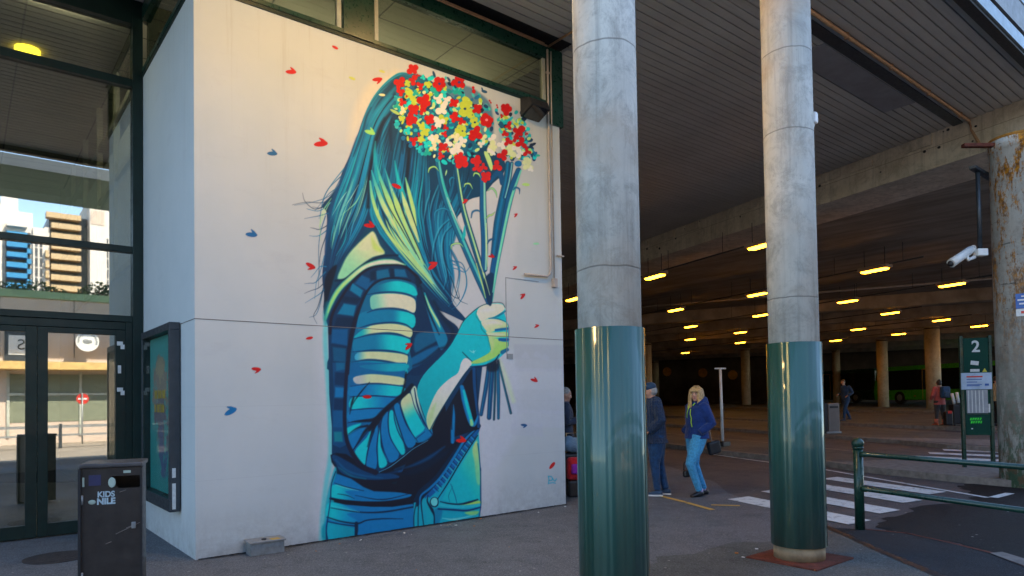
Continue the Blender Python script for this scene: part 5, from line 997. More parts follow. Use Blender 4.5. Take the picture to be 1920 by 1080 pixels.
# ---------------- T pole, far bin, far columns ----------------
P=gnd(1355,836,.12);tp=empty('t_shaped_pole',tuple(P),0,'slim white T shaped pole on a dark foot behind the blonde woman','pole')
mb=MB();mb.tube([(0,0,.08),(-.03,0,2.06)],[.042,.034],12);mb.build('pole_shaft',M['white'],tp)
mb=MB();mb.rbox((-.03,0,2.08),(.30,.06,.04),rot=(0,0,-YAW),bev=.006);mb.build('cross_bar',M['white'],tp)
mb=MB();mb.rbox((-.05,0,.06),(.34,.34,.13),bev=.02);mb.build('foot',M['black'],tp)
P=gnd(1556,812,.12);fb=empty('grey_litter_bin',tuple(P),-R(25),'dark brown and grey litter bin on the second island','litter bin')
mb=MB();mb.rbox((.02,0,.52),(.42,.40,.92),bev=.02);mb.build('body',simple('taupe_bin',(.16,.135,.12),.5,0,.1,4),fb)
mb=MB();mb.rbox((-.26,0,.50),(.13,.36,.98),bev=.02);mb.build('side_box',M['black'],fb)
mb=MB();mb.rbox((.02,-.2,.86),(.30,.03,.07),bev=.01);mb.build('slot',M['black'],fb)
mb=MB();mb.rbox((.0,0,.03),(.56,.46,.06),bev=.01);mb.build('foot',M['greymetal'],fb)
fc=[(1397,655,.36,'far column right of the T shaped pole'),(1653,637,.36,'far column at the left end of the green bus'),(1747,614,.40,'widest far column above the person in pink'),(1567,657,.32,'far column behind the walking man'),(1212,645,.36,'far column just right of the nearer green sleeve'),(1228,678,.40,'thin far column behind the man in a cap'),(1305,680,.40,'thin far column behind the blonde woman')]
F0=None
for px,py,r_,lb_ in fc:
    P=at_z(px,py,5.4);zb=G(P[0],P[1])
    if F0 is None:
        F0=empty('hall_column',(0,0,0));mb=MB();mb.cyl(0,0,-.1,5.45,.36,28);mb.build('shaft',M['farcol'],F0)
        mb=MB();mb.cyl(0,0,5.30,5.36,.368,28);mb.build('dark_ring',M['black'],F0);o=F0
    else:o=copy_tree(F0)
    o.location=(P[0],P[1],0);o.scale=(r_/.36,r_/.36,1);tag(o,lb_+', round and sand coloured','column','round columns in the bus hall')
# ---------------- buses ----------------
def bus(name,x,y,ang,mat,lab,length=12):
    r=empty(name,(x,y,G(x,y)),ang,lab,'bus');Lh,Wd=length,2.5
    # x along the bus, front end at x=0, side facing -Y local
    prof=[(0.10,.32),(0,.9),(.05,1.3),(.35,2.75),(.55,2.95),(Lh-.15,2.95),(Lh,2.7),(Lh,.32)]
    n=len(prof);mb=MB();mb.add([(a,-Wd/2,b) for a,b in prof]+[(a,Wd/2,b) for a,b in prof],[tuple(range(n))[::-1],tuple(range(n,2*n))]+[(i,(i+1)%n,n+(i+1)%n,n+i) for i in range(n)]);mb.build('body',mat,r,bevel=.05)
    mb=MB();mb.add([(.42,-Wd/2-.012,2.62),(.30,-Wd/2-.012,2.0),(.75,-Wd/2-.012,1.35),(1.5,-Wd/2-.012,1.1),(Lh-.3,-Wd/2-.012,1.1),(Lh-.3,-Wd/2-.012,2.62)],[(0,1,2,3,4,5)]);mb.build('side_window',M['glassdark'],r)
    mb=MB();mb.add([(.06,-1.1,1.35),(.06,1.1,1.35),(.36,1.1,2.7),(.36,-1.1,2.7)],[(0,1,2,3)][::1]);mb.v=[(a-.02,b,c) for a,b,c in mb.v];mb.build('windscreen',M['glassdark'],r)
    for wx in (2.6,8.9):
        mb=MB();mb.loft([[(wx+math.cos(t)*q,yy,.5+math.sin(t)*q) for t in np.linspace(0,2*PI,29)[:-1]] for yy,q in ((-Wd/2-.02,.46),(-Wd/2-.03,.48),(-Wd/2+.3,.48))]);w_=mb.build('wheel',M['tyre'],r)
        mb=MB();mb.loft([[(wx+math.cos(t)*q,yy,.5+math.sin(t)*q) for t in np.linspace(0,2*PI,21)[:-1]] for yy,q in ((-Wd/2-.035,.20),(-Wd/2-.022,.26))]);mb.build('rim',M['greymetal'],w_)
    mb=MB();mb.box(4.7,4.75,-Wd/2-.03,-Wd/2-.013,.4,2.65);mb.box(5.9,5.95,-Wd/2-.03,-Wd/2-.013,.4,2.65);mb.box(4.75,5.9,-Wd/2-.03,-Wd/2-.013,2.6,2.65);mb.build('door_frame',M['yellow'],r)
    mb=MB();[mb.rbox((q,-Wd/2-.01,.62),(.16,.02,.08),bev=.005) for q in (1.0,4.0)];mb.build('side_marker',M['red'],r)
    return r
bus('green_bus',57.4,16.9,math.atan2(-10.9,-4.6),M['busgreen'],'bright green bus with dark windows behind the far columns',13)
bus('dark_bus',63.0,27.5,math.atan2(-10.9,-4.6),M['busdark'],'dark green bus parked in shade behind the walking man',11)
# ---------------- across the street (seen mirrored in the glass) ----------------
def refl(x,y,Y):
    d=ray(x,y);t1=(W-CY)/d[1];P=CAMP+d*t1;d2=d*np.array([1,-1,1]);return P+d2*((Y-P[1])/d2[1])
cream=simple('cream_cladding',(.55,.44,.36),.7,0,.08,.3,obj=False);whitec=simple('white_render_tower',(.66,.60,.54),.7,0,.06,.05,obj=False)
tanb=simple('tan_balcony',(.50,.36,.20),.7,0,.08,.1,obj=False);blueb=simple('blue_balcony',(.02,.22,.44),.5,0,.1,.2,obj=False);shade=simple('dark_glass_recess_shade',(.05,.055,.065),.4,0,.2,.1,obj=False)  # last one: dark window glass, also standing in for shade in the tower recess
YB=-22
sb=empty('street_building',(3,YB,0),0,'low cream clad building with shop front across the street, mirrored in the glass','building')
def prt(mb,name,mat,par,**k):return part(mb,name,mat,par,**k)
mb=MB();mb.box(-4.2,6.2,YB-8,YB,0,6.05)
prt(mb,'wall',cream,sb)
mb=MB();mb.box(-4.3,6.3,YB-8.1,YB+.12,6.05,6.35);prt(mb,'coping',simple('green_copper_coping',(.26,.38,.20),.6,0,.15,.6,obj=False),sb)
mb=MB();[mb.box(x,x+.03,YB,YB+.012,3.6,6.05) for x in (-3.2,-.65,1.9,4.45)];prt(mb,'panel_joint',M['black'],sb)
mb=MB();mb.box(-1.0,6.1,YB,YB+1.3,3.05,3.35);prt(mb,'awning',simple('awning_edge',(.60,.40,.14),.6),sb)
mb=MB();mb.box(-.4,6,YB,YB+.02,.9,2.9);prt(mb,'shop_window',simple('shop_glass',(.20,.22,.16),.2),sb)
mb=MB();[mb.box(x,x+.1,YB+.02,YB+.07,.3,3.0) for x in np.arange(-.4,6,1.25)];mb.box(-.4,6,YB+.02,YB+.08,2.0,2.1);prt(mb,'shop_frame',M['interframe'],sb)
P=refl(40,645,YB+.1);mb=MB();mb.box(P[0]-.55,P[0]+.5,YB+.02,YB+.12,P[2]-.8,P[2]+.75);prt(mb,'bay_letter_frame',M['darkmetal'],sb)
mb=MB();mb.box(P[0]-.42,P[0]+.42,YB+.12,YB+.135,P[2]-.45,P[2]+.35);lt=prt(mb,'bay_letter_board',M['white'],sb)
t=text('S',.62,M['black'],lt,Matrix.Translation((P[0],YB+.14,P[2]-.05))@Euler((PI/2,0,PI)).to_matrix().to_4x4(),'bay_letter',.002)
brk=simple('dark_building_wall',(.050,.042,.038),.8,0,.25,1,obj=False)  # unseen dark buildings added so the sleeves mirror one narrow warm strip
for x0,x1,lb_,hh in ((-42,-4.35,'dark building added left of the cream one to narrow its reflection in the column sleeves',8.5),(6.35,44,'dark building added right of the cream one to narrow its reflection in the column sleeves',8.0)):
    kb=empty('added_dark_building',((x0+x1)/2,YB,0),0,lb_,'building');mb=MB();mb.box(x0,x1,YB-9,YB-.2,0,hh);prt(mb,'wall',brk,kb)
    for zz in (1.2,5.0):
        for x in np.arange(x0+1.2,x1-1.5,3.4):mb=MB();mb.box(x,x+1.3,YB-.2,YB-.17,zz,zz+1.7);prt(mb,'window',M['glassdark'],kb)
# round sign
P=refl(164,640,YB+.9);rs=empty('round_cafe_sign',(P[0],YB+.9,P[2]),0,'round white sign with an oval in its middle across the street','sign')
def disc(r,y0,y1,n=32):
    mb=MB();mb.loft([[(math.cos(t)*r,yy,math.sin(t)*r) for t in np.linspace(0,2*PI,n+1)[:-1]] for yy in (y0,y1)],0,True,False);return mb
disc(.42,0,-.08).build('sign_face',M['white'],rs)
mb=MB()
for k in range(14):
    a=-.3+k*.27;c,s_=math.cos(a)*.33,math.sin(a)*.33;mb.box(c-.03,c+.03,.0005,.012,s_-.035,s_+.03)
mb.build('ring_print',M['greymetal'],rs)
mb=MB();mb.ell((0,.008,0),(.17,.01,.11));mb.build('oval',M['greymetal'],rs)
mb=MB();mb.box(-.02,.02,-.9,-.08,-.03,.03);mb.build('bracket',M['black'],rs)
P=refl(155,748,-20);ns=empty('no_entry_sign',(P[0],-20,0),R(158),'red no entry sign on a post across the street, mirrored in the door','traffic sign')
mb=MB();mb.cyl(0,-.05,0,P[2]+.25,.03,12);mb.build('post',M['greymetal'],ns)
mb=MB();mb.loft([[(math.cos(t)*.22,yy,P[2]+math.sin(t)*.22) for t in np.linspace(0,2*PI,29)[:-1]] for yy in (-.02,-.0)]);mb.build('red_disc',M['red'],ns)
mb=MB();mb.box(-.16,.16,-.025,-.021,P[2]-.035,P[2]+.035);mb.build('white_bar',M['white'],ns);ns.rotation_euler=(0,0,R(200))
mb=MB();mb.box(.0,2.,0,.1,0,1)
sh_=empty('street_barrier',(0,-17.5,0),0,'low grey metal barrier along the street kerb','barrier')
mb=MB();mb.box(-12,14,-17.55,-17.45,.75,.85);mb.box(-12,14,-17.54,-17.46,.45,.52);prt(mb,'bar',M['greymetal'],sh_)
for x in np.arange(-12,14.1,2.6):mb=MB();mb.box(x-.05,x+.05,-17.56,-17.44,0,.9);prt(mb,'post',M['darkmetal'],sh_)
# terrace shrubs on the low roof
leaf=simple('leaf_green',(.05,.085,.025),.7,0,.4,8)
def shrub(x,y,z,w,h,lab):
    r=empty('terrace_shrub',(x,y,z),0,lab,'shrub','shrubs on the low roof');rg=random.Random(int(x*10));mb=MB()
    for k in range(420):
        a=rg.uniform(0,6.28);q=math.sqrt(rg.random());cx,cy,cz=math.cos(a)*q*w/2,math.sin(a)*q*.5,rg.random()*h*(1-.6*q);s_=rg.uniform(.05,.12);u=Vector((rg.gauss(0,1),rg.gauss(0,1),rg.gauss(0,1))).normalized()*s_;v=u.cross(Vector((rg.gauss(0,1),rg.gauss(0,1),rg.gauss(0,1)))).normalized()*s_*.5
        c=Vector((cx,cy,cz));mb.add([c-u,c-v,c+u,c+v],[(0,1,2,3)])
    mb.build('foliage',leaf,r);mb=MB();mb.tube([(0,0,0),(.05,0,h*.6)],[.05,.02],6);mb.build('stem',M['rust'],r)
P=refl(50,540,YB-1);shrub(P[0],YB-1,6.35,3.0,.7,'low spreading shrub on the low roof left of the tan tower');P=refl(185,545,YB-1);shrub(P[0],YB-1,6.35,1.6,.9,'bushy shrub on the low roof under the pale pier')
YT=-130
def tw(px,py):return refl(px,py,YT)
a=tw(-30,400);b=tw(92,400);bot=0
t1=empty('blue_balcony_tower',(float((a[0]+b[0])/2),YT,0),0,'white tower block with blue balconies behind the low building','tower block')
hz=[tw(0,383)[2],tw(40,384)[2],tw(62,425)[2],tw(92,432)[2]]
X=lambda px:float(tw(px,440)[0])
mb=MB();mb.box(X(-60),X(4),YT-14,YT,0,hz[0]);mb.box(X(4),X(62),YT-14,YT-1.0,0,hz[1]-1);mb.box(X(62),X(84),YT-14,YT-.5,0,hz[2]);mb.box(X(4),X(36),YT-12,YT-4,hz[1]-1,hz[1]+2);mb.box(X(12),X(50),YT-6,YT+.6,float(tw(30,425)[2]),float(tw(30,419)[2]));prt(mb,'wall',whitec,t1)
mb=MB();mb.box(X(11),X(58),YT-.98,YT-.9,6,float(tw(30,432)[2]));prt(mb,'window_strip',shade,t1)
for k in range(9):
    z=float(tw(35,438+k*19.0)[2]);zz=float(tw(35,447+k*19.0)[2])
    if zz<5:break
    mb=MB();mb.box(X(12),X(50),YT-.8,YT+1.4,zz,z);mb.box(X(50),X(58),YT-.8,YT+.6,zz-.8,z-.8);prt(mb,'balcony',blueb,t1)
for k in range(9):
    z=float(tw(20,440+k*19.0)[2]);
    if z<8:break
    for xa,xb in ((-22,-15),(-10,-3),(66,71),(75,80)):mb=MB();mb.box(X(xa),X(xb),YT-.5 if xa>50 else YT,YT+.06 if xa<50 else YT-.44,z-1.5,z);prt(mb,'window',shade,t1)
t2=empty('tan_balcony_tower',(float(X(130)),YT-.5,0),0,'tower block with tan balcony bands and a recess painted dark for its shade behind the low building','tower block')
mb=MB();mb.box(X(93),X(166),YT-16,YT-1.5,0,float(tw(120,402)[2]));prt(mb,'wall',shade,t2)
mb=MB();mb.box(X(84),X(94),YT-10,YT-.5,0,float(tw(88,425)[2]));prt(mb,'side_bay',whitec,t2)
for k in range(10):
    z=float(tw(120,401+k*19.2)[2]);zz=float(tw(120,411+k*19.2)[2])
    if zz<5:break
    mb=MB();mb.box(X(86 if k==0 else 96),X(152),YT-1.4,YT+.4,zz,z);prt(mb,'balcony',tanb,t2)
for k in range(6):
    mb=MB();z=float(tw(88,470+k*19.2)[2]);mb.box(X(85),X(92),YT-.5,YT+.5,z-1.2,z);prt(mb,'side_balcony',tanb,t2)
t3=empty('pale_pier_tower',(float(X(186)),YT,0),0,'plain pale tower block at the right of the mirrored skyline','tower block')
mb=MB();mb.box(X(166),X(215),YT-12,YT+2,0,float(tw(180,396)[2])+2);prt(mb,'wall',whitec,t3)
for k in range(8):
    z=float(tw(180,450+k*19.)[2])
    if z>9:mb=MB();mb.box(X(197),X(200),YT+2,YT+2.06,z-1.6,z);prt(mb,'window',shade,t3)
mb=MB();mb.box(X(168),X(193),YT+2,YT+2.1,float(tw(180,426)[2]),float(tw(180,400)[2]));prt(mb,'louvre',cream,t3)
fbk=empty('street_canopy',(0,-18,9.7),0,'flat dark canopy roof spanning high above the street','canopy')
mb=MB();mb.box(-30,40,-20.3,-15.9,9.7,10.1);prt(mb,'roof_slab',M['darkmetal'],fbk)
for x in (-22,-9,14,30):mb=MB();mb.cyl(x,-18.3,0,9.7,.22,20);prt(mb,'post',M['greymetal'],fbk)
# ---------------- people ----------------
skin=simple('skin',(.50,.27,.19),.55,0,.12,14,.4,.1);lipm=simple('lips',(.40,.10,.09),.5);eyem=simple('eyes',(.02,.02,.025),.25);scler=simple('eye_white',(.7,.68,.66),.3)
def cloth(name,c,var=.25,quilt=0,wr=7):
    n=NT(name);f=n.noise(wr,5,.65,obj=True);cc=n.mix(n.ramp(f,[(.32,0),(.68,1)]),tuple(x*(1-var) for x in c),tuple(min(1,x*(1+var)) for x in c));n.set(col=cc,rough=.8,spec=.25,sheen=.15)
    h=n.noise(wr*1.3,4,.6,stretch=(1,1,.5),dist=.8,obj=True)
    if quilt:
        w=n.n('ShaderNodeTexVoronoi',feature='DISTANCE_TO_EDGE');w.inputs['Scale'].default_value=26;w.inputs['Randomness'].default_value=.0;n.l(n.co(obj=True),w.inputs['Vector']);h=n.mix(.7,h,n.ramp(w.outputs['Distance'],[(0,0),(.2,1)]))
    n.bump(n.mix(.4,h,n.noise(5,4,.6,stretch=(1,1,3),dist=1.5,obj=True)),1,.035);return n.m
def remesh(o,vox,sm=3):
    r=o.modifiers.new('r','REMESH');r.mode='VOXEL';r.voxel_size=vox;r.use_smooth_shade=True
    s=o.modifiers.new('s','SMOOTH');s.iterations=sm;s.factor=.5;return o
def eloft(mb,rings,n=20):
    # rings: (cx,cy,z,rx,ry)
    mb.loft([[(cx+math.cos(2*PI*j/n)*rx,cy+math.sin(2*PI*j/n)*ry,z) for j in range(n)] for cx,cy,z,rx,ry in rings])
def hand(mb,w,d,side,curl=.5,k=1.):
    w=Vector(w);d=Vector(d).normalized();up=Vector((0,0,1)) if abs(d.z)<.8 else Vector((1,0,0));a=d.cross(up).normalized();b=a.cross(d).normalized()
    mb.tube([w,w+d*.045*k,w+d*.085*k],[.024*k,.036*k,.034*k],10,flat=.5)
    for i,(l,o) in enumerate(((.066,-.027),(.075,-.009),(.070,.009),(.055,.026))):
        p=w+d*.080*k+a*o*k;q=p+(d*(1-curl*.4)-b*curl*.6).normalized()*l*.5*k;r=q+(d*(1-curl)-b*curl).normalized()*l*.5*k;mb.tube([p,q,r],[.0095*k,.0088*k,.0075*k],8)
    p=w+d*.03*k-a*.028*k*side;mb.tube([p,p+(d*.6-a*side*.7).normalized()*.035*k,p+(d*.9-a*side*.45).normalized()*.06*k],[.012*k,.0105*k,.009*k],8)
BASE=dict(hipL=(0,.09,.90),hipR=(0,-.09,.90),kneeL=(.02,.10,.49),kneeR=(.02,-.10,.49),ankL=(-.02,.10,.09),ankR=(-.02,-.10,.09),shL=(0,.18,1.40),shR=(0,-.18,1.40),elL=(-.03,.25,1.12),elR=(-.03,-.25,1.12),wrL=(.06,.24,.90),wrR=(.06,-.24,.90),lean=0,hyaw=0,hpitch=0,toeL=0,toeR=0)
def person(label,loc,heading,pose,jack,trou,shoe,H=1.70,bulk=1.,hem=.86,vox=.008,sole=None,group=None,curl=.5,hands=(1,1),zoff=0):
    J=dict(BASE);J.update(pose);s=H/1.70;p=empty('person',loc,heading,label,'person',group);p.scale=(s,s,s)
    ln=J['lean'];X=lambda z:ln*max(0,z-.9)
    HC=Vector((X(1.58)+.015,0,1.585));Rh=Euler((0,J['hpitch'],J['hyaw'])).to_matrix();T=lambda v:HC+Rh@Vector(v)
    b=MB();b.ell(HC,(.094,.076,.112),Rh,18,14);b.ell(T((.022,0,-.052)),(.068,.056,.062),Rh);b.ell(T((.068,0,-.088)),(.022,.026,.018),Rh);b.ell(T((.072,0,.03)),(.020,.05,.022),Rh)
    b.tube([T((.088,0,.012)),T((.104,0,-.018)),T((.100,0,-.030))],[.008,.0125,.010],8)
    for q in (1,-1):b.ell(T((-.005,q*.077,-.005)),(.020,.009,.030),Rh);b.ell(T((.062,q*.040,-.028)),(.022,.020,.022),Rh)
    b.tube([(X(1.38),0,1.36),(X(1.47),0,1.46),HC-Vector((.012,0,.07))],[.066,.056,.054],14)
    eloft(b,[(0,0,.86,.09,.13),(X(1.0),0,1.0,.095,.135),(X(1.1),0,1.10,.09,.125),(X(1.28),0,1.28,.10,.15),(X(1.40),0,1.40,.07,.14),(X(1.44),0,1.44,.05,.07)])
    for q in 'LR':
        b.tube([J['sh'+q],J['el'+q],J['wr'+q]],[.045,.036,.026],12);b.tube([J['hip'+q],J['knee'+q],J['ank'+q]],[.075,.05,.038],12)
        e=Vector(J['el'+q]);w=Vector(J['wr'+q])
        if hands[0 if q=='L' else 1]:hand(b,w,w-e,1 if q=='L' else -1,curl,1.05)
    body=remesh(b.build('body',skin,p),vox if vox<.0085 else .0085,2)
    f=MB();[f.ell(T((.083,q*.031,.006)),(.008,.013,.0065),Rh,10,6) for q in (1,-1)];f.build('eyes',scler,body)
    f=MB();[f.ell(T((.0895,q*.031,.006)),(.004,.0065,.0058),Rh,8,6) for q in (1,-1)];[f.tube([T((.086,q*.046,.024)),T((.094,q*.03,.029)),T((.096,q*.014,.024))],.0035,6) for q in (1,-1)];f.build('pupils_and_brows',eyem,body)
    f=MB();f.ell(T((.088,0,-.053)),(.008,.022,.0075),Rh,10,6);f.build('lips',lipm,body)
    k=bulk;j=MB()
    eloft(j,[(X(.9)+0,0,hem,.142*k,.185*k),(X(1.0),0,hem+.06,.125*k,.175*k),(X(1.08),0,1.06,.118*k,.162*k),(X(1.28),0,1.26,.128*k,.18*k),(X(1.38),0,1.37,.105*k,.178*k),(X(1.43),0,1.435,.08,.12),(X(1.47),0,1.475,.072,.078)],24)
    for q in 'LR':
        a=Vector(J['sh'+q]);e=Vector(J['el'+q]);w=Vector(J['wr'+q]);j.ell(a+Vector((0,0,-.005)),(.07*k,.068*k,.068*k));j.tube([a,(a+e)/2,e,(e+w)/2,w],[.070*k,.064*k,.058*k,.052*k,.044*k],14)
    jk=remesh(j.build('jacket',jack,p),max(vox,.009),4)
    t=MB();eloft(t,[(X(1.0),0,1.0,.11,.15),(0,0,.93,.12,.165),(0,0,.86,.115,.16)])
    for q in 'LR':
        h=Vector(J['hip'+q]);kn=Vector(J['knee'+q]);an=Vector(J['ank'+q]);t.tube([h+Vector((0,0,.03)),(h*.6+kn*.4),kn,(kn+an)/2,an+Vector((0,0,.0))],[.102*k,.092*k,.066*k**.5,.060,.053],16)
    tr=remesh(t.build('trousers',trou,p),max(vox,.009),3)
    for q in 'LR':
        an=Vector(J['ank'+q]);ty=J['toe'+q];sh=MB();c,d=math.cos(ty),math.sin(ty);z=an.z-.09
        pr=lambda x,y,zz:(an.x+c*x-d*y,an.y+d*x+c*y,z+zz)
        rings=[]
        for x,w_,h_ in ((-.075,.018,.05),(-.068,.032,.075),(-.03,.038,.095),(.03,.038,.085),(.09,.043,.058),(.14,.041,.045),(.172,.028,.035),(.182,.010,.02)):
            rings.append([pr(x,math.cos(2*PI*i/14)*w_,h_/2+math.sin(2*PI*i/14)*h_/2) for i in range(14)])
        sh.loft(rings);so=sh.build('shoe',shoe,p)
        if sole:
            m=MB();poly=[pr(x,y,0)[:2] for x,y in ((-.08,-.03),(-.02,-.042),(.09,-.047),(.16,-.04),(.19,0),(.16,.04),(.09,.047),(-.02,.042),(-.08,.03))];m.prism(poly,z-.002,z+.022);m.build('sole',sole,so)
    return p,T,body
jeans=cloth('bright_blue_denim',(.06,.32,.58),.28,wr=34);darkj=cloth('dark_blue_denim',(.012,.05,.13),.4,wr=18);navy=cloth('navy_quilted_jacket',(.010,.032,.085),.25,1);royal=cloth('royal_blue_fleece',(.006,.030,.15),.25);blk=cloth('black_cloth',(.012,.012,.014));pink=cloth('coral_pink_jacket',(.42,.09,.08),.25)
blond=simple('blonde_hair',(.46,.29,.12),.5,0,.45,40);greyh=simple('grey_hair',(.30,.28,.26),.6,0,.3,30);darkh=simple('dark_hair',(.03,.02,.015),.5,0,.3,30);whs=simple('white_sole',(.6,.6,.58),.5);bshoe=simple('black_shoe',(.012,.012,.014),.4)
lime=simple('lime_zip',(.35,.65,.02),.5)
hd=lambda p,a=0:float(a)
# woman with long blonde hair
P=gnd(1309,931);PB=(float(P[0]),float(P[1]),G(P[0],P[1])+.004)
w,T,body=person('blonde woman in a royal blue jacket and bright jeans right of the nearer column',PB,R(162),dict(hyaw=R(36),hpitch=R(4),lean=-.03,hipL=(.02,.085,.90),hipR=(.0,-.085,.90),kneeL=(.19,.08,.51),ankL=(.02,.06,.10),kneeR=(.00,-.08,.49),ankR=(-.16,-.07,.10),elL=(-.10,.25,1.13),wrL=(.09,.21,1.0),elR=(-.10,-.25,1.13),wrR=(.09,-.21,1.0),toeL=R(8),toeR=R(-5),shL=(-.02,.17,1.38),shR=(-.02,-.17,1.38)),royal,jeans,bshoe,H=1.69,bulk=1.24,hem=.90,hands=(0,0),vox=.008)
h=MB();rg=random.Random(3)
Rh=Euler((0,R(4),R(36))).to_matrix()
h.ell(T((-.026,0,.022)),(.098,.092,.112),Rh,18,12)
for i in range(150):
    a=rg.uniform(R(42),R(318)) if i>34 else rg.choice((-1,1))*rg.uniform(R(30),R(70));
    ca,sa_=math.cos(a),math.sin(a);r1=rg.uniform(.93,1.1);x0,y0=ca*.03,sa_*.03
    ln=rg.uniform(.30,.46) if abs(math.atan2(sa_,ca))<2.3 else rg.uniform(.22,.30)
    wv=rg.uniform(-.02,.02);pts=[T((x0-.02,y0,.128)),T((ca*.085*r1-.012,sa_*.088*r1,.070)),T((ca*.100*r1-.008,sa_*.102*r1,-.01)),T((ca*.104*r1+wv,sa_*.106*r1,-.10)),T((ca*.104*r1+.012,sa_*.108*r1+wv,-.18)),T((ca*.098*r1+.022+wv,sa_*.100*r1,-ln+.02)),T((ca*.09*r1+.02,sa_*.095*r1,-ln))]
    h.tube(pts,[.010,.013,.014,.014,.012,.009,.003],6)
for i in range(16):
    y=-.055+i*.0073;h.tube([T((.0,y*.5,.125)),T((.07,y*.8,.098)),T((.094,y*1.1,.060)),T((.097,y*1.15,.036+abs(y)*.2-(.02 if abs(y)>.04 else 0)))],[.010,.010,.009,.004],6)
h.build('hair',blond,body)
hk=MB();hk.ell((-.11,0,1.44),(.085,.14,.085));hk.tube([(.05,.10,1.41),(-.02,.13,1.46),(-.10,.10,1.50),(-.12,0,1.52),(-.10,-.10,1.50),(-.02,-.13,1.46),(.05,-.10,1.41)],[.03,.04,.045,.045,.045,.04,.03],10);remesh(hk.build('hood',royal,w),.010,4)
z=MB();z.tube([(.135,.045,1.36),(.150,.050,1.28),(.148,.075,1.22),(.150,.07,1.15),(.148,.09,1.08)],.007,6);z.tube([(.11,-.02,1.42),(.148,-.03,1.30),(.15,-.035,1.22)],.006,6);z.tube([(.07,.07,1.45),(.10,.055,1.41)],.008,6);z.build('zip',lime,w)
for q,(ax,ay) in (('L',(-.01,.06)),('R',(-.16,-.07))):
    m=MB();m.cyl(ax,ay,.075,.125,.036,14);m.build('sock',simple('lilac_sock',(.5,.4,.6),.8),w)
hb=empty('handbag',(PB[0],PB[1],PB[2]),R(162),'black shoulder bag hanging behind the blonde woman','handbag');mb=MB();mb.rbox((-.33,-.02,.74),(.22,.10,.21),rot=(0,R(12),0),bev=.035,seg=3);mb.build('bag_body',bshoe,hb)
mb=MB();mb.tube([(-.10,-.02,1.36),(-.19,0,1.2),(-.24,0,1.0),(-.27,0,.84)],.008,6);mb.tube([(-.38,-.02,.62),(-.42,0,.75),(-.36,0,.84),(-.27,0,.84)],.008,6);mb.build('strap',M['greymetal'],hb)
P=gnd(1283,888);P=at_d(1287,882,10.7);b2=empty('small_black_bag',(P[0],P[1],0),R(162),'small black bag seen behind the blonde woman\'s bent knee','bag')
mb=MB();mb.rbox((0,0,.33),(.11,.08,.11),bev=.03,seg=3);mb.build('bag_body',bshoe,b2);mb=MB();mb.tube([(-.05,0,.39),(-.04,0,.50),(.0,0,.54),(.04,0,.50),(.05,0,.39)],.008,6);mb.build('handle',bshoe,b2)
# man in a cap, half behind the nearer column
P=gnd(1233,930);PB=(float(P[0]),float(P[1]),G(P[0],P[1])+.004)
m_,T,body=person('man in a dark blue cap and quilted navy jacket half hidden by the nearer column',PB,R(128),dict(hyaw=R(4),hpitch=R(16),lean=.10,shL=(.0,.19,1.42),shR=(.02,-.19,1.42),elL=(-.08,.26,1.15),wrL=(.10,.23,.98),elR=(-.02,-.26,1.14),wrR=(.13,-.20,.99),kneeL=(.03,.09,.49),ankL=(.0,.09,.10),ankR=(-.12,-.09,.10),kneeR=(-.03,-.09,.49)),navy,darkj,cloth('blue_grey_shoe',(.03,.06,.11)),H=1.76,bulk=1.32,hem=.80,sole=whs)
h=MB();h.ell(T((-.025,0,-.01)),(.088,.082,.085),Rh if 0 else Euler((0,R(16),R(-6))).to_matrix(),16,10);h.build('hair',greyh,body)
h=MB();h.ell(T((-.008,0,.055)),(.108,.090,.075),Euler((0,R(16),R(-6))).to_matrix(),18,10);h.tube([T((.06,0,.045)),T((.13,0,.038)),T((.175,0,.022))],[.055,.06,.035],12,flat=.18);h.build('cap',cloth('cap_blue_cloth',(.02,.05,.10)),body)
# man at the wall corner with a phone
P=gnd(1062,918);PB=(float(P[0]),float(P[1]),.004)
m_,T,body=person('man with a phone in the gap right of the mural wall',PB,R(-40),dict(hyaw=R(0),hpitch=R(14),elL=(.02,.24,1.12),wrL=(.23,.10,1.17),elR=(.02,-.24,1.12),wrR=(.23,-.10,1.17)),cloth('slate_jacket',(.03,.04,.07)),blk,bshoe,H=1.72,bulk=1.1,curl=.35)
h=MB();h.ell(T((-.02,0,.03)),(.098,.082,.10),Euler((0,R(14),0)).to_matrix(),16,10);h.build('hair',greyh,body)
ph=empty('phone',PB,R(-40),'dark phone held by the man beside the mural wall','phone');mb=MB();mb.rbox((.36,.0,1.20),(.14,.075,.012),rot=(0,R(-35),0),bev=.004);mb.build('phone_body',M['black'],ph)
P=gnd(1077,925);lg=empty('suitcase',(P[0],P[1],0),R(-30),'black suitcase with a handle in the gap beside the mural wall','suitcase')
mb=MB();mb.rbox((0,0,.36),(.44,.26,.60),bev=.04,seg=3);mb.build('shell',bshoe,lg);mb=MB();mb.tube([(-.12,0,.66),(-.12,0,.98),(.12,0,.98),(.12,0,.66)],.014,8);mb.build('handle',simple('tan_handle',(.5,.33,.15),.5),lg)
mb=MB();[mb.cyl(a,b,0,.06,.03,12) for a in (-.17,.17) for b in (-.09,.09)];mb.build('wheel',M['black'],lg)
sb_=empty('light_blue_bag',(P[0],P[1],.0),R(-30),'light blue cloth bag on top of the black suitcase','bag');mb=MB();mb.ell((0.02,0,.78),(.22,.15,.13),n=18,m=12);mb.ell((-.08,0,.84),(.1,.1,.1));remesh(mb.build('bag_body',cloth('light_blue_cloth',(.18,.30,.42)),sb_),.012,2)
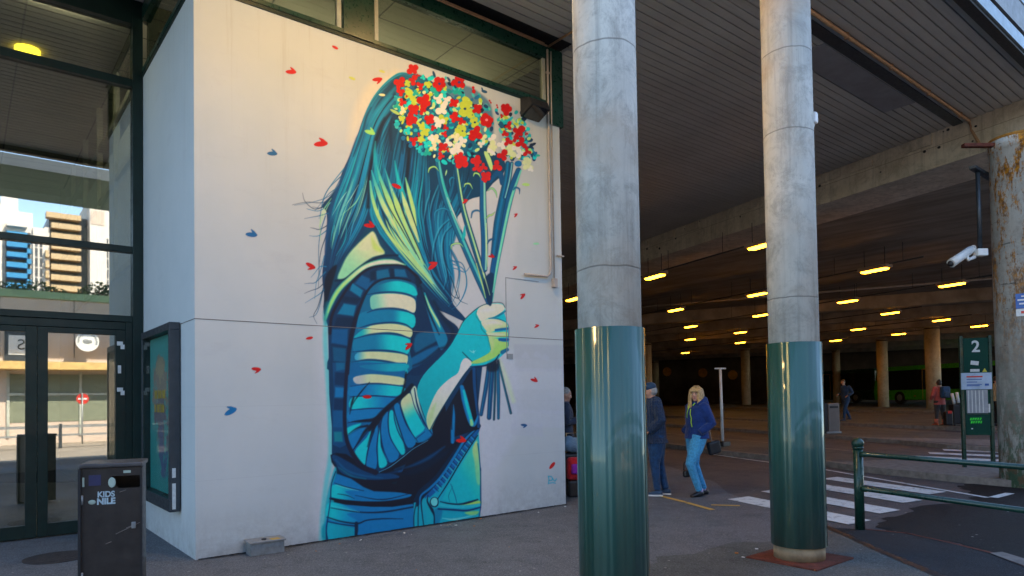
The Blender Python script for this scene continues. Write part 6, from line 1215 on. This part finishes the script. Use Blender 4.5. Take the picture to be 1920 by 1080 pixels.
P2=at_d(1078,880,10.7);rb=empty('red_bag',(P2[0],P2[1],0),R(-30),'red and violet bag leaning on the black suitcase','bag');mb=MB();mb.rbox((0,0,.44),(.26,.16,.36),bev=.06,seg=3);mb.build('bag_body',cloth('red_cloth',(.6,.02,.03)),rb);mb=MB();mb.rbox((0.02,-.09,.44),(.2,.06,.16),bev=.025,seg=3);mb.build('pocket',cloth('violet_cloth',(.3,.03,.4)),rb)
mb=MB();mb.rbox((0,0,.13),(.26,.22,.26),bev=.03);mb.build('lower_part',bshoe,rb)
# walking man
P=gnd(1587,789,.14);m_,T,body=person('man in a dark blue jacket walking beside the dark bus',tuple(P),R(158),dict(hyaw=R(25),hpitch=R(10),lean=.16,kneeL=(.16,.09,.50),ankL=(.20,.09,.10),kneeR=(-.05,-.09,.50),ankR=(-.26,-.09,.13),elL=(-.12,.24,1.16),wrL=(.10,.22,1.05),elR=(.0,-.24,1.14),wrR=(.16,-.2,1.1)),cloth('dull_blue_jacket',(.02,.05,.12)),darkj,cloth('blue_shoe',(.03,.05,.10)),H=1.76,bulk=1.1,vox=.012)
h=MB();h.ell(T((-.02,0,.03)),(.098,.084,.10),Euler((0,R(10),R(25))).to_matrix(),14,10);h.build('hair',darkh,body)
# person in pink with a backpack
P=gnd(1763,797,.14);PP=tuple(P);m_,T,body=person('person in a coral pink jacket with a dark backpack seen from behind',PP,R(60),dict(hyaw=R(0),hpitch=R(10),kneeL=(0,.13,.49),ankL=(0,.16,.09),kneeR=(0,-.13,.49),ankR=(0,-.16,.09),elL=(.0,.29,1.12),wrL=(.12,.26,.98),elR=(.0,-.29,1.12),wrR=(.12,-.26,.98),toeL=R(10),toeR=R(-10)),pink,cloth('grey_leggings',(.04,.04,.045)),cloth('orange_boot',(.5,.12,.06)),H=1.66,bulk=1.25,hem=.78,vox=.012)
h=MB();h.ell(T((-.02,0,.02)),(.104,.090,.118),None,14,10);h.ell(T((-.05,0,.11)),(.05,.05,.045));h.build('hair',darkh,body)
for s_ in (1,-1):
    mb=MB();mb.cyl(0,s_*.16,.09,.24,.066,14);mb.build('boot_cuff',cloth('coral_cuff',(.55,.16,.10)),m_)
bp=empty('backpack',PP,R(60),'dark blue patterned backpack worn on the pink jacket','backpack');mb=MB();mb.rbox((-.24,-.03,1.22),(.20,.34,.44),bev=.07,seg=3);mb.build('pack_body',cloth('patterned_navy',(.02,.06,.13),.7,wr=30),bp);mb=MB();mb.rbox((-.35,-.03,1.13),(.06,.26,.20),bev=.025,seg=3);mb.build('front_pocket',cloth('slate_pocket',(.03,.06,.10),.6,wr=30),bp)
P=gnd(1790,798,.14);bs=empty('large_black_suitcase',tuple(P),R(50),'large black suitcase standing right of the person in pink','suitcase');mb=MB();mb.rbox((0,-.15,.42),(.32,.55,.72),bev=.04,seg=3);mb.build('shell',bshoe,bs);mb=MB();mb.tube([(0,-.30,.78),(0,-.30,.95),(0,0,.95),(0,0,.78)],.014,8);mb.build('handle',M['greymetal'],bs);mb=MB();[mb.cyl(a,b,0,.07,.035,10) for a in (-.1,.1) for b in (-.36,.06)];mb.build('wheel',M['black'],bs)
P=gnd(1778,800,.14);rb2=empty('small_red_black_bag',tuple(P),R(50),'small black and red bag at the feet of the person in pink','bag');mb=MB();mb.rbox((0,0,.3),(.22,.25,.5),bev=.05,seg=3);mb.build('bag_body',bshoe,rb2);mb=MB();mb.rbox((-.12,0,.52),(.03,.14,.10),bev=.01);mb.build('red_flap',M['red'],rb2)
P=gnd(1783,799,.14);rt=empty('rolled_mats',tuple(P),R(50),'pair of cream rolled mats hanging beside the person in pink','rolls');mb=MB();mb.tube([(-.2,.05,1.18),(-.2,-.02,.80)],.05,12);mb.build('roll',M['sticker'],rt);mb=MB();mb.tube([(-.2,-.12,1.22),(-.2,-.17,.84)],.05,12);mb.build('roll',M['sticker'],rt)
# man by the rusty column
P=gnd(1871,799,.14);m_,T,body=person('man in a cream jacket with his hand at his mouth beside the rusty column',tuple(P),R(-45),dict(hyaw=R(-10),hpitch=R(5),elR=(.08,-.24,1.16),wrR=(.20,-.06,1.42),elL=(-.05,.25,1.12),wrL=(.05,.24,.92)),cloth('cream_jacket',(.40,.33,.20)),blk,bshoe,H=1.76,bulk=1.05,vox=.012,curl=.8)
h=MB();h.ell(T((-.02,0,.035)),(.10,.086,.10),Euler((0,R(5),R(-10))).to_matrix(),14,10);h.build('hair',darkh,body)
# ---------------- light, sky, camera ----------------
wd=bpy.data.worlds.new('World');SC.world=wd;wd.use_nodes=True;nt_=wd.node_tree;bg=nt_.nodes['Background'];sk=nt_.nodes.new('ShaderNodeTexSky');sk.sky_type='NISHITA';sk.sun_disc=False
SE=R(43);sd=Vector((.38,.925,0)).normalized()*math.cos(SE)+Vector((0,0,math.sin(SE)))
sk.sun_elevation=SE;sk.sun_rotation=math.atan2(sd.x,sd.y);sk.altitude=0;sk.air_density=1;sk.dust_density=.2;sk.ozone_density=1.2;nt_.links.new(sk.outputs[0],bg.inputs[0]);bg.inputs[1].default_value=SKY
sl=bpy.data.lights.new('sun','SUN');sl.energy=SUN;sl.angle=R(.5);sl.color=(1,.90,.76);so=bpy.data.objects.new('sun',sl);COL.objects.link(so);so.rotation_euler=sd.to_track_quat('Z','Y').to_euler();so.location=(0,0,40)
cd=bpy.data.cameras.new('camera');co=bpy.data.objects.new('camera',cd);COL.objects.link(co);SC.camera=co
cd.sensor_width=36;cd.sensor_fit='HORIZONTAL';cd.lens=36*FPX/1920;cd.shift_y=(PPY-540)/1920;cd.clip_start=.05;cd.clip_end=2500
co.matrix_world=Matrix(((_r[0],_u[0],-_f[0],CX),(_r[1],_u[1],-_f[1],CY),(_r[2],_u[2],-_f[2],CZ),(0,0,0,1)))
vs_=SC.view_settings;SC.display_settings.display_device='sRGB';vs_.view_transform='Standard';vs_.look='None';vs_.exposure=EXPO;vs_.gamma=1;vs_.use_curve_mapping=False
cy=SC.cycles;cy.max_bounces=8;cy.diffuse_bounces=4;cy.glossy_bounces=4;cy.transparent_max_bounces=12;cy.use_denoising=True;cy.sample_clamp_indirect=6;cy.caustics_reflective=False;cy.caustics_refractive=False
